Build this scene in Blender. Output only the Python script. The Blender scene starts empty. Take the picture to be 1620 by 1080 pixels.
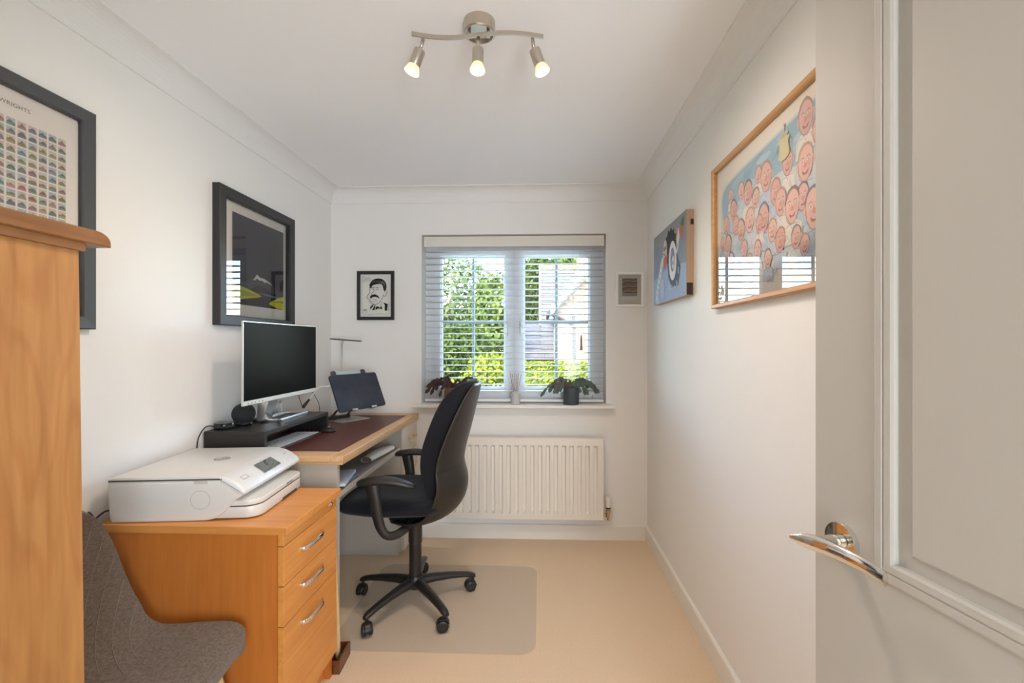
import bpy, bmesh, math, random
from mathutils import Vector, Matrix
from math import sin, cos, pi, radians
R = random.Random(7)
SC = bpy.context.scene
COL = SC.collection

# ------------------------------------------------------------------ camera
F_PX, CX, CY, CAMZ, YAW = 710.0, 827.9, 544.0, 1.28, math.atan(0.036)
cam_d = bpy.data.cameras.new('camera'); cam = bpy.data.objects.new('camera', cam_d); COL.objects.link(cam)
cam.location = (0, 0, CAMZ); cam.rotation_euler = (pi/2, 0, YAW)
cam_d.sensor_width = 36; cam_d.lens = 36*F_PX/1620
cam_d.shift_x = (810-CX)/1620; cam_d.shift_y = (CY-540)/1620
cam_d.clip_start = 0.02; cam_d.clip_end = 200
SC.camera = cam

# ------------------------------------------------------------------ light
SC.view_settings.view_transform = 'Standard'; SC.view_settings.look = 'None'
SC.view_settings.gamma = 1.0; SC.view_settings.use_curve_mapping = False
SC.view_settings.exposure = 0.46
SC.cycles.max_bounces = 12; SC.cycles.diffuse_bounces = 7; SC.cycles.transparent_max_bounces = 24
W = bpy.data.worlds.new('sky'); SC.world = W; W.use_nodes = True
wn = W.node_tree.nodes; wl = W.node_tree.links
wbg = wn['Background']
skt = wn.new('ShaderNodeTexSky'); skt.sky_type = 'NISHITA'; skt.sun_disc = False
skt.sun_elevation = radians(42); skt.sun_rotation = radians(200); skt.dust_density = 2.0
wl.new(skt.outputs[0], wbg.inputs[0]); wbg.inputs[1].default_value = 3.0

def lamp(name, kind, loc, energy, color, rot=None, **kw):
    d = bpy.data.lights.new(name, kind); d.energy = energy; d.color = color
    for k, v in kw.items(): setattr(d, k, v)
    o = bpy.data.objects.new(name, d); COL.objects.link(o); o.location = loc
    if rot is not None: o.rotation_euler = rot
    return o
def aim(loc, to):
    return (Vector(to)-Vector(loc)).to_track_quat('-Z', 'Y').to_euler()
# the sun stands behind the house, so it lights what the window looks onto
lamp('sun', 'SUN', (0, 0, 12), 5.5, (1.0, 0.93, 0.80), aim((-6, -8, 9), (0, 4, 0)), angle=0.01)
# added fill lamp on the unseen landing, brightens the room through the doorway
lamp('landing_fill', 'AREA', (0.72, -1.30, 1.10), 38, (0.85, 0.95, 1.06), aim((0.72, -1.30, 1.10), (-0.10, 1.4, 1.75)), shape='RECTANGLE', size=0.6, size_y=1.8)

# ------------------------------------------------------------------ materials
def lin(c):
    if isinstance(c, str):
        c = [int(c[i:i+2], 16)/255 for i in (0, 2, 4)]
        c = [x/12.92 if x <= .04045 else ((x+.055)/1.055)**2.4 for x in c]
    return (c[0], c[1], c[2], 1.0)
def mat(name, c, rough=.5, metal=0.0, noise=0.0, nscale=8.0, stretch=(1, 1, 1), c2=None, bump=0.0, bscale=60.0, coat=0.0, spec=0.5, alpha=None, sheen=0.0, emit=None, estr=0, detail=3.0):
    m = bpy.data.materials.new(name); m.use_nodes = True
    nt = m.node_tree; b = nt.nodes['Principled BSDF']
    b.inputs['Base Color'].default_value = lin(c); b.inputs['Roughness'].default_value = rough
    b.inputs['Metallic'].default_value = metal; b.inputs['Specular IOR Level'].default_value = spec
    b.inputs['Coat Weight'].default_value = coat; b.inputs['Sheen Weight'].default_value = sheen
    if emit: b.inputs['Emission Color'].default_value = lin(emit); b.inputs['Emission Strength'].default_value = estr
    tc = nt.nodes.new('ShaderNodeTexCoord'); mp = nt.nodes.new('ShaderNodeMapping')
    mp.inputs['Scale'].default_value = stretch; nt.links.new(tc.outputs['Object'], mp.inputs[0])
    if c2 is not None:
        n = nt.nodes.new('ShaderNodeTexNoise'); n.inputs['Scale'].default_value = nscale; n.inputs['Detail'].default_value = detail
        nt.links.new(mp.outputs[0], n.inputs['Vector'])
        r = nt.nodes.new('ShaderNodeValToRGB'); r.color_ramp.elements[0].position = .32; r.color_ramp.elements[1].position = .68
        r.color_ramp.elements[0].color = lin(c); r.color_ramp.elements[1].color = lin(c2)
        nt.links.new(n.outputs['Fac'], r.inputs[0]); nt.links.new(r.outputs[0], b.inputs['Base Color'])
    if bump:
        n2 = nt.nodes.new('ShaderNodeTexNoise'); n2.inputs['Scale'].default_value = bscale; n2.inputs['Detail'].default_value = 2
        nt.links.new(mp.outputs[0] if c2 is not None and stretch != (1, 1, 1) else tc.outputs['Object'], n2.inputs['Vector'])
        bp = nt.nodes.new('ShaderNodeBump'); bp.inputs['Strength'].default_value = bump; bp.inputs['Distance'].default_value = .004
        nt.links.new(n2.outputs['Fac'], bp.inputs['Height']); nt.links.new(bp.outputs[0], b.inputs['Normal'])
    return m
def wood(name, ca, cb, cc, axis, rough=.35, scale=5.0, knots=False):
    """long grain along one axis"""
    m = bpy.data.materials.new(name); m.use_nodes = True; nt = m.node_tree; b = nt.nodes['Principled BSDF']
    st = [14.0, 14.0, 14.0]; st['xyz'.index(axis)] = 1.1
    tc = nt.nodes.new('ShaderNodeTexCoord'); mp = nt.nodes.new('ShaderNodeMapping'); mp.inputs['Scale'].default_value = st
    nt.links.new(tc.outputs['Object'], mp.inputs[0])
    n = nt.nodes.new('ShaderNodeTexNoise'); n.inputs['Scale'].default_value = scale; n.inputs['Detail'].default_value = 6; n.inputs['Distortion'].default_value = .4
    nt.links.new(mp.outputs[0], n.inputs['Vector'])
    r = nt.nodes.new('ShaderNodeValToRGB'); e = r.color_ramp.elements
    e[0].position = .3; e[0].color = lin(ca); e[1].position = .72; e[1].color = lin(cb)
    x = e.new(.5); x.color = lin(cc)
    nt.links.new(n.outputs['Fac'], r.inputs[0])
    out = r.outputs[0]
    if knots:
        mp2 = nt.nodes.new('ShaderNodeMapping'); s2 = [5.0, 5.0, 5.0]; s2['xyz'.index(axis)] = 1.2; mp2.inputs['Scale'].default_value = s2
        nt.links.new(tc.outputs['Object'], mp2.inputs[0])
        n3 = nt.nodes.new('ShaderNodeTexNoise'); n3.inputs['Scale'].default_value = 1.5; n3.inputs['Detail'].default_value = 2
        nt.links.new(mp2.outputs[0], n3.inputs['Vector'])
        wv = nt.nodes.new('ShaderNodeMath'); wv.operation = 'SINE'; ml = nt.nodes.new('ShaderNodeMath'); ml.operation = 'MULTIPLY'; ml.inputs[1].default_value = 55
        nt.links.new(n3.outputs['Fac'], ml.inputs[0]); nt.links.new(ml.outputs[0], wv.inputs[0])
        mr = nt.nodes.new('ShaderNodeMapRange'); mr.inputs[1].default_value = .2; mr.inputs[2].default_value = 1; mr.inputs[3].default_value = 0; mr.inputs[4].default_value = .3
        nt.links.new(wv.outputs[0], mr.inputs[0])
        mx = nt.nodes.new('ShaderNodeMixRGB'); mx.blend_type = 'MULTIPLY'; mx.inputs[2].default_value = (.72, .52, .36, 1)
        nt.links.new(mr.outputs[0], mx.inputs[0]); nt.links.new(out, mx.inputs[1]); out = mx.outputs[0]
    nt.links.new(out, b.inputs['Base Color']); b.inputs['Roughness'].default_value = rough
    return m
def glassmat(name, tint=(1, 1, 1), refl=1.0, rough=.0, ior=1.45):
    m = bpy.data.materials.new(name); m.use_nodes = True; nt = m.node_tree; nt.nodes.clear()
    o = nt.nodes.new('ShaderNodeOutputMaterial'); t = nt.nodes.new('ShaderNodeBsdfTransparent'); g = nt.nodes.new('ShaderNodeBsdfGlossy')
    t.inputs[0].default_value = (*tint, 1); g.inputs['Roughness'].default_value = rough; g.inputs[0].default_value = (refl, refl, refl, 1)
    f = nt.nodes.new('ShaderNodeFresnel'); f.inputs[0].default_value = ior; mx = nt.nodes.new('ShaderNodeMixShader')
    nt.links.new(f.outputs[0], mx.inputs[0]); nt.links.new(t.outputs[0], mx.inputs[1]); nt.links.new(g.outputs[0], mx.inputs[2]); nt.links.new(mx.outputs[0], o.inputs[0])
    return m
def printmat(name, rough=.6):
    m = bpy.data.materials.new(name); m.use_nodes = True; nt = m.node_tree; b = nt.nodes['Principled BSDF']
    a = nt.nodes.new('ShaderNodeAttribute'); a.attribute_name = 'ink'; nt.links.new(a.outputs['Color'], b.inputs['Base Color'])
    b.inputs['Roughness'].default_value = rough; b.inputs['Specular IOR Level'].default_value = .2
    return m
M = {}
M['wall'] = mat('wall_paint', (.84, .83, .805), .75, bump=.03, bscale=300, spec=.25)
M['ceil'] = mat('ceiling_paint', (.91, .915, .92), .85, spec=.2)
M['trim'] = mat('satin_white_trim', (.82, .80, .75), .4)
M['cove'] = mat('coving_plaster', (.83, .825, .81), .7, spec=.2)
M['carpet'] = mat('beige_carpet', (.77, .59, .405), .95, c2=(.82, .635, .445), nscale=140, bump=.6, bscale=420, spec=.1, sheen=.15)
M['upvc'] = mat('white_upvc', (.80, .83, .86), .3)
M['gbar'] = mat('backlit_glazing_bar', (.30, .37, .41), .4)  # backlit shade of the white bars put into an even blue-grey
M['slat'] = mat('painted_slat', (.84, .85, .85), .35)
M['valance'] = mat('cream_valance', (.76, .73, .65), .45)
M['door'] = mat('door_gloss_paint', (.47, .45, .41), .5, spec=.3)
M['chrome'] = mat('polished_chrome', (.82, .80, .76), .08, metal=1)
M['steel'] = mat('brushed_nickel', (.56, .50, .42), .32, metal=1)
M['silver'] = mat('silver_metal', (.72, .70, .68), .3, metal=.85)
M['black'] = mat('black_plastic', (.016, .015, .014), .42)
M['blackm'] = mat('black_frame_wood', (.022, .021, .022), .45)
M['greyf'] = mat('charcoal_frame_paint', (.060, .064, .070), .5)
M['paper'] = mat('warm_white_paper', (.80, .78, .73), .8, spec=.2)
M['cardw'] = mat('white_mount_card', (.93, .92, .89), .8, spec=.2)
M['print'] = printmat('printed_ink')
M['canvas'] = printmat('printed_canvas', .75)
M['pglass'] = glassmat('picture_glass', ior=1.5)
M['wglass'] = glassmat('window_glass', (.97, .985, .98), ior=1.3)
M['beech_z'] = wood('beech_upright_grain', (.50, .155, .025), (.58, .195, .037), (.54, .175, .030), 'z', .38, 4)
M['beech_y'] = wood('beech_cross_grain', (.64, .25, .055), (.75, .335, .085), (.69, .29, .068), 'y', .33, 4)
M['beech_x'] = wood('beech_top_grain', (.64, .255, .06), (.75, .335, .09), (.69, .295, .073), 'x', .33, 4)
M['oak_y'] = wood('pale_oak_edge', (.56, .33, .16), (.72, .47, .26), (.64, .40, .20), 'y', .38, 5)
M['oak_x'] = wood('pale_oak_end', (.56, .33, .16), (.72, .47, .26), (.64, .40, .20), 'x', .38, 5)
M['pine'] = wood('waxed_pine', (.36, .160, .046), (.48, .235, .075), (.42, .195, .060), 'z', .4, 3.2, knots=True)
M['pine_y'] = wood('dark_waxed_pine', (.15, .062, .022), (.32, .145, .05), (.23, .10, .034), 'y', .35, 2.2, knots=True)
M['boxwood'] = wood('brown_box_wood', (.10, .032, .012), (.19, .070, .026), (.145, .05, .02), 'y', .3, 3)
M['leather'] = mat('oxblood_leather', (.095, .022, .014), .42, c2=(.115, .028, .018), nscale=30, bump=.15, bscale=500)
M['greypan'] = mat('grey_laminate', (.47, .43, .37), .5)
M['greyshelf'] = mat('grey_shelf', (.30, .29, .28), .4)
M['ltpan'] = mat('pale_grey_drawer', (.66, .62, .55), .45)
M['riser'] = mat('black_ash_board', (.022, .020, .020), .42)
M['white'] = mat('white_plastic', (.74, .725, .68), .35)
M['white2'] = mat('white_plastic_tray', (.72, .71, .67), .3)
M['seam'] = mat('dark_seam', (.08, .07, .06), .5)
M['screen'] = mat('dark_screen', (.002, .002, .002), .3, spec=.03)
M['lcd'] = mat('small_glossy_screen', (.10, .12, .12), .05, coat=1, spec=1.0)
M['fabric_blk'] = mat('black_seat_fabric', (.0085, .0095, .014), .92, bump=.3, bscale=700, sheen=.12, spec=.2)
M['shell_blk'] = mat('black_moulded_plastic', (.020, .018, .017), .38)
M['fabgrey'] = mat('grey_woven_fabric', (.115, .090, .070), .95, c2=(.20, .160, .128), nscale=120, bump=.5, bscale=500, sheen=.2, spec=.15, stretch=(1, 1, 3))
M['paleleg'] = wood('pale_turned_wood', (.60, .40, .18), (.74, .52, .26), (.68, .46, .22), 'z', .45, 4)
M['slate_f'] = mat('grey_meshed_fabric', (.025, .026, .028), .85, bump=.6, bscale=900)
M['puck'] = mat('black_gloss_plastic', (.012, .012, .012), .18)
M['navy'] = mat('navy_marbled_cover', (.012, .016, .042), .5, c2=(.045, .047, .070), nscale=9, detail=4)
M['alu'] = mat('satin_aluminium', (.62, .63, .64), .28, metal=.8)
M['key'] = mat('pale_keycap', (.66, .68, .70), .5)
M['potg'] = mat('slate_glazed_pot', (.045, .060, .070), .45, bump=.3, bscale=200, stretch=(1, 1, 6), c2=(.06, .075, .085), nscale=20)
M['ceramic'] = mat('pale_ceramic', (.52, .53, .50), .5)
M['reed'] = mat('reed', (.42, .26, .19), .7)
M['leafg'] = mat('dark_green_stem', (.022, .045, .018), .45, c2=(.05, .085, .03), nscale=40)
M['leafp'] = mat('purple_brown_stem', (.045, .017, .018), .45, c2=(.07, .03, .03), nscale=40)
M['soil'] = mat('soil', (.02, .014, .01), .95)
M['brass'] = mat('nickel_valve', (.62, .52, .38), .25, metal=1)
M['rad'] = mat('radiator_enamel', (.80, .755, .68), .3)
M['glow'] = mat('lit_bulb', (1, .9, .75), .3, emit=(1.0, .84, .58), estr=6.5)
M['bulbglass'] = mat('bulb_reflector', (.9, .75, .5), .15, metal=.3, emit=(1.0, .68, .34), estr=.6)
M['cord'] = mat('white_cord', (.68, .68, .64), .7)

# ------------------------------------------------------------------ helpers
ORG = {}
def thing(name, label, cat, loc=(0, 0, 0), rotz=0.0, group=None, local=False, kind=None):
    o = bpy.data.objects.new(name, None); COL.objects.link(o); o.location = loc; o.rotation_euler = (0, 0, rotz)
    o.empty_display_size = .05
    if label: o['label'] = label
    if cat: o['category'] = cat
    if group: o['group'] = group
    if kind: o['kind'] = kind
    ORG[o.name] = Vector((0, 0, 0)) if local else Vector(loc)
    return o
def obj(name, bm, m, parent=None, label=None, smooth=False, kind=None, cat=None, group=None, angle=None, recalc=True):
    me = bpy.data.meshes.new(name)
    if parent is not None and ORG[parent.name].length > 0: bmesh.ops.translate(bm, verts=bm.verts, vec=-ORG[parent.name])
    if recalc: bmesh.ops.recalc_face_normals(bm, faces=bm.faces)
    if angle is not None:
        for f in bm.faces: f.smooth = True
        for e in bm.edges:
            if len(e.link_faces) == 2 and e.calc_face_angle(0) > radians(angle): e.smooth = False
    bm.to_mesh(me); bm.free()
    for x in (m if isinstance(m, (list, tuple)) else [m]): me.materials.append(x)
    if smooth:
        for p in me.polygons: p.use_smooth = True
    o = bpy.data.objects.new(name, me); COL.objects.link(o)
    if parent is not None: o.parent = parent; ORG[o.name] = ORG[parent.name]
    else: ORG[o.name] = Vector((0, 0, 0))
    if label: o['label'] = label
    if kind: o['kind'] = kind
    if cat: o['category'] = cat
    if group: o['group'] = group
    return o
def inst(src, name, loc, rot=None, parent=None):
    o = bpy.data.objects.new(name, src.data); COL.objects.link(o); o.location = Vector(src.location)+Vector(loc)
    if rot: o.rotation_euler = rot
    o.parent = parent if parent is not None else src.parent
    ORG[o.name] = ORG[src.name]
    return o
def NB(): return bmesh.new()
def box(bm, x0, x1, y0, y1, z0, z1, r=0.0, seg=2, M4=None):
    g = bmesh.ops.create_cube(bm, size=1.0); vs = g['verts']
    for v in vs: v.co = Vector(((x0+x1)/2+v.co.x*(x1-x0), (y0+y1)/2+v.co.y*(y1-y0), (z0+z1)/2+v.co.z*(z1-z0)))
    if r > 0:
        es = list({e for v in vs for e in v.link_edges})
        g2 = bmesh.ops.bevel(bm, geom=es, offset=r, segments=seg, affect='EDGES', profile=.5, clamp_overlap=True)
        vs = list({v for f in g2['faces'] for v in f.verts} | {v for v in vs if v.is_valid})
    if M4 is not None: bmesh.ops.transform(bm, matrix=M4, verts=vs)
    return vs
def B(x0, x1, y0, y1, z0, z1, r=0.0, seg=2, M4=None):
    bm = NB(); box(bm, x0, x1, y0, y1, z0, z1, r, seg, M4); return bm
def tube(bm, pts, rad, seg=8, flat=(1, 1), cap=True, up=(0, 0, 1)):
    pts = [Vector(p) for p in pts]; n = len(pts)
    rad = rad if isinstance(rad, (list, tuple)) else [rad]*n
    rings = []
    for i, p in enumerate(pts):
        t = (pts[min(i+1, n-1)]-pts[max(i-1, 0)]).normalized()
        u = Vector(up)
        if abs(t.dot(u)) > .95: u = Vector((1, 0, 0)) if abs(t.x) < .9 else Vector((0, 1, 0))
        a = t.cross(u).normalized(); b = a.cross(t).normalized()
        rings.append([bm.verts.new(p+a*cos(2*pi*k/seg)*rad[i]*flat[0]+b*sin(2*pi*k/seg)*rad[i]*flat[1]) for k in range(seg)])
    for i in range(n-1):
        for k in range(seg):
            bm.faces.new((rings[i][k], rings[i][(k+1) % seg], rings[i+1][(k+1) % seg], rings[i+1][k]))
    if cap: bm.faces.new(rings[0][::-1]); bm.faces.new(rings[-1])
    return bm
def T(pts, rad, seg=8, **k): return tube(NB(), pts, rad, seg, **k)
def lathe(prof, c=(0, 0, 0), seg=24, axis=None, bm=None):
    """prof: (r, h) pairs along axis"""
    bm = bm or NB(); rings = []
    q = Vector((0, 0, 1)).rotation_difference(Vector(axis).normalized()) if axis else None
    for r, h in prof:
        ring = []
        for k in range(seg if r > 1e-6 else 1):
            v = Vector((r*cos(2*pi*k/seg), r*sin(2*pi*k/seg), h))
            if q: v = q @ v
            ring.append(bm.verts.new(v+Vector(c)))
        rings.append(ring)
    for a, b in zip(rings, rings[1:]):
        for k in range(seg):
            va = (a[k % len(a)], a[(k+1) % len(a)]); vb = (b[k % len(b)], b[(k+1) % len(b)])
            f = list(dict.fromkeys((va[0], va[1], vb[1], vb[0])))
            if len(f) > 2:
                try: bm.faces.new(f)
                except ValueError: pass
    return bm
def smoothpts(pts, n=4):
    """Catmull-Rom through points (tuples of any size)"""
    out = []
    P = [pts[0]]+list(pts)+[pts[-1]]
    for i in range(1, len(P)-2):
        for k in range(n):
            t = k/n
            out.append(tuple(.5*((2*b)+(-a+c)*t+(2*a-5*b+4*c-d)*t*t+(-a+3*b-3*c+d)*t**3) for a, b, c, d in zip(P[i-1], P[i], P[i+1], P[i+2])))
    out.append(tuple(pts[-1])); return out
def prism(pts, axis, a0, a1, r=0.0, seg=2, bm=None):
    """polygon (2D) extruded along axis; pts are the other two coordinates in xyz order"""
    bm = bm or NB()
    def mk(p, a):
        if axis == 'x': return Vector((a, p[0], p[1]))
        if axis == 'y': return Vector((p[0], a, p[1]))
        return Vector((p[0], p[1], a))
    A = [bm.verts.new(mk(p, a0)) for p in pts]; Bv = [bm.verts.new(mk(p, a1)) for p in pts]
    n = len(pts); f1 = bm.faces.new(A); f2 = bm.faces.new(Bv[::-1])
    for k in range(n): bm.faces.new((A[k], Bv[k], Bv[(k+1) % n], A[(k+1) % n]))
    bmesh.ops.recalc_face_normals(bm, faces=bm.faces)
    if r > 0: bmesh.ops.bevel(bm, geom=list(set(f1.edges) | set(f2.edges)), offset=r, segments=seg, affect='EDGES', profile=.5)
    return bm
def rrect(w, h, r, n=5, cx=0, cy=0):
    out = []
    for qx, qy, a0 in ((1, -1, -pi/2), (1, 1, 0), (-1, 1, pi/2), (-1, -1, pi)):
        for k in range(n+1):
            a = a0+pi/2*k/n; out.append((cx+qx*(w/2-r)+r*cos(a), cy+qy*(h/2-r)+r*sin(a)))
    return out
def text(name, s, size, O, U, V, m, parent, extrude=0.0, label=None, spacing=1.0):
    c = bpy.data.curves.new(name, 'FONT'); c.body = s; c.size = size; c.extrude = extrude; c.space_character = spacing
    c.align_x = 'CENTER'; c.align_y = 'CENTER'; c.materials.append(m)
    tmp = bpy.data.objects.new(name, c); COL.objects.link(tmp); dg = bpy.context.evaluated_depsgraph_get()
    me = bpy.data.meshes.new_from_object(tmp.evaluated_get(dg)); bpy.data.objects.remove(tmp)
    me.materials.clear(); me.materials.append(m)
    o = bpy.data.objects.new(name, me); COL.objects.link(o)
    U = Vector(U).normalized(); V = Vector(V).normalized(); N = U.cross(V)
    mt = Matrix((U, V, N)).transposed().to_4x4(); mt.translation = Vector(O)-ORG[parent.name]
    o.matrix_local = mt; o.parent = parent; o.matrix_local = mt
    ORG[o.name] = ORG[parent.name]
    return o
class Print:
    """flat ink on a plane: coloured shapes in millimetres, each a hair above the last"""
    def __init__(s, O, U, V, N, step=.00006): s.O, s.U, s.V, s.N = map(Vector, (O, U, V, N)); s.bm = NB(); s.L = s.bm.loops.layers.float_color.new('ink'); s.h = 0; s.step = step
    def poly(s, pts, c):
        s.h += s.step
        vs = [s.bm.verts.new(s.O+s.U*(u/1000)+s.V*(v/1000)+s.N*s.h) for u, v in pts]
        try: f = s.bm.faces.new(vs)
        except ValueError: return
        cc = lin(c)
        for l in f.loops: l[s.L] = cc
    def rect(s, a, b, c, d, col): s.poly([(a, c), (b, c), (b, d), (a, d)], col)
    def ell(s, cx, cy, rx, ry, col, rot=0, n=14, wob=0):
        s.poly([(cx+rx*cos(t)*cos(rot)-ry*sin(t)*sin(rot)+R.uniform(-wob, wob), cy+rx*cos(t)*sin(rot)+ry*sin(t)*cos(rot)+R.uniform(-wob, wob)) for t in [2*pi*k/n for k in range(n)]], col)
    def line(s, pts, w, col):
        s.h += s.step; ps = [Vector((p[0], p[1])) for p in pts]; cc = lin(col); n = len(ps); row = []
        for i, p in enumerate(ps):
            t = (ps[min(i+1, n-1)]-ps[max(i-1, 0)])
            if t.length == 0: t = Vector((1, 0))
            t.normalize(); nn = Vector((-t.y, t.x))*w/2*(1 if 0 < i < n-1 else .6)
            row.append([s.bm.verts.new(s.O+s.U*(q.x/1000)+s.V*(q.y/1000)+s.N*s.h) for q in (p+nn, p-nn)])
        for a, b in zip(row, row[1:]):
            f = s.bm.faces.new((a[0], a[1], b[1], b[0]))
            for l in f.loops: l[s.L] = cc
    def done(s, name, parent, m=None):
        bm = s.bm
        me = bpy.data.meshes.new(name)
        # keep every shape facing the viewer
        bm.normal_update()
        for f in bm.faces:
            if f.normal.dot(s.N) < 0: f.normal_flip()
        bmesh.ops.translate(bm, verts=bm.verts, vec=-ORG[parent.name]); bm.to_mesh(me); bm.free()
        me.materials.append(m or M['print'])
        o = bpy.data.objects.new(name, me); COL.objects.link(o); o.parent = parent; ORG[o.name] = ORG[parent.name]
        return o
def frame_ring(O, U, V, N, w, h, fw, d, lip=.004):
    """mitred picture frame: outer w x h, face width fw, depth d, standing off the wall along N"""
    O, U, V, N = map(Vector, (O, U, V, N)); bm = NB(); rings = []
    prof = [(0, 0), (0, d-.003), (.003, d), (fw-.004, d-.002), (fw, d-.006), (fw, d*.35), (fw, 0)]
    for ins, up in prof:
        rings.append([bm.verts.new(O+U*a+V*b+N*up) for a, b in ((ins, ins), (w-ins, ins), (w-ins, h-ins), (ins, h-ins))])
    for a, b in zip(rings, rings[1:]+rings[:1]):
        for k in range(4): bm.faces.new((a[k], a[(k+1) % 4], b[(k+1) % 4], b[k]))
    return bm
def quad(O, U, V, w, h):
    bm = NB(); O, U, V = map(Vector, (O, U, V))
    bm.faces.new([bm.verts.new(O+U*a+V*b) for a, b in ((0, 0), (w, 0), (w, h), (0, h))]); return bm
def slab(O, U, V, N, w, h, t):
    bm = NB(); O, U, V, N = map(Vector, (O, U, V, N))
    g = [[bm.verts.new(O+U*a+V*b+N*c) for a, b in ((0, 0), (w, 0), (w, h), (0, h))] for c in (0, t)]
    bm.faces.new(g[0]); bm.faces.new(g[1])
    for k in range(4): bm.faces.new((g[0][k], g[0][(k+1) % 4], g[1][(k+1) % 4], g[1][k]))
    return bm
def grid_loft(rows, close=False, bm=None, caps=False):
    bm = bm or NB(); vs = [[bm.verts.new(p) for p in r] for r in rows]
    for a, b in zip(vs, vs[1:]):
        n = len(a)
        for k in range(n if close else n-1): bm.faces.new((a[k], a[(k+1) % n], b[(k+1) % n], b[k]))
    if caps: bm.faces.new(vs[0][::-1]); bm.faces.new(vs[-1])
    return bm
def subsurf(o, lv=1):
    m = o.modifiers.new('subdivision', 'SUBSURF'); m.levels = lv; m.render_levels = lv; return o

# ------------------------------------------------------------------ room shell
XL, XR, YB, YF, H = -1.395, 0.704, 2.960, 0.03, 2.305
WX0, WX1, WZ0, WZ1 = -0.784, 0.437, 0.876, 2.007       # window opening
def struct(name, bm, m, **k): return obj(name, bm, m, kind='structure', **k)
struct('floor', B(XL-.1, XR+.1, -1.7, YB+.1, -.1, 0), M['carpet'])
struct('ceiling', B(XL-.1, XR+.1, YF-.09, YB+.3, H, H+.1), M['ceil'])
struct('wall_left', B(XL-.12, XL, YF-.09, YB+.3, 0, H), M['wall'])
struct('wall_right', B(XR, XR+.12, YF-.09, YB+.3, 0, H), M['wall'])
bm = NB()
box(bm, XL, WX0, YB, YB+.3, 0, H); box(bm, WX1, XR, YB, YB+.3, 0, H)
box(bm, WX0, WX1, YB, YB+.3, 0, WZ0); box(bm, WX0, WX1, YB, YB+.3, WZ1, H)
struct('wall_back', bm, M['wall'])
DX0, DX1 = -0.42, 0.66
bm = NB()
box(bm, XL, DX0, YF-.09, YF, 0, H); box(bm, DX1, XR, YF-.09, YF, 0, H); box(bm, DX0, DX1, YF-.09, YF, 2.03, H)
struct('wall_front', bm, M['wall'])
bm = NB()   # the landing behind the doorway
box(bm, -1.4, -1.3, -1.7, YF-.09, 0, H); box(bm, 1.2, 1.3, -1.7, YF-.09, 0, H); box(bm, -1.4, 1.3, -1.8, -1.7, 0, H)
box(bm, XR+.12, 1.3, YF-.09, YF+.0, 0, H); box(bm, -1.4, 1.3, -1.8, YF-.09, H, H+.1); box(bm, XR+.1, 1.3, -1.7, YF-.09, -.1, 0)
struct('wall_landing', bm, M['wall'])
# skirting boards: 96 mm with a small bevelled top
def skirt(name, a, b, nrm):
    a, b, nrm = Vector(a), Vector(b), Vector(nrm); rows = []
    for off, z in ((0, 0), (.014, 0), (.014, .088), (.011, .094), (0, .096)):
        rows.append([a+nrm*off+Vector((0, 0, z)), b+nrm*off+Vector((0, 0, z))])
    struct(name, grid_loft(rows), M['trim'])
skirt('baseboard_back', (XL, YB, 0), (XR, YB, 0), (0, -1, 0))
skirt('baseboard_right', (XR, YF, 0), (XR, YB, 0), (-1, 0, 0))
skirt('baseboard_left', (XL, YF, 0), (XL, YB, 0), (1, 0, 0))
skirt('baseboard_front', (XL, YF, 0), (DX0-.06, YF, 0), (0, 1, 0))
# coving, mitred in the corners
prof = [(0, -.089), (.006, -.089), (.006, -.084)]
for k in range(9):
    a = pi/2*k/8; prof.append((.006+.076*(1-cos(a)), -.084+.078*sin(a)))
prof += [(.088, -.006), (.088, 0)]
def ringpt(i, z): return [(XL+i, YF+i, H+z), (XR-i, YF+i, H+z), (XR-i, YB-i, H+z), (XL+i, YB-i, H+z)]
for s_, nm in enumerate(('trim_1', 'trim_2', 'trim_3', 'trim_4')):
    rows = [[Vector(ringpt(i, z)[s_]), Vector(ringpt(i, z)[(s_+1) % 4])] for i, z in prof]
    struct(nm, grid_loft(rows), M['cove'])
# door lining
bm = NB(); box(bm, DX0-.0, DX0+.02, YF-.1, YF+.004, 0, 2.03); box(bm, DX1-.02, DX1, YF-.1, YF+.004, 0, 2.03); box(bm, DX0, DX1, YF-.1, YF+.004, 2.01, 2.03)
box(bm, DX0-.06, DX0, YF, YF+.015, 0, 2.09, .003); box(bm, DX0-.06, DX1, YF, YF+.015, 2.03, 2.09, .003)
struct('trim_5', bm, M['trim'])

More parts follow.
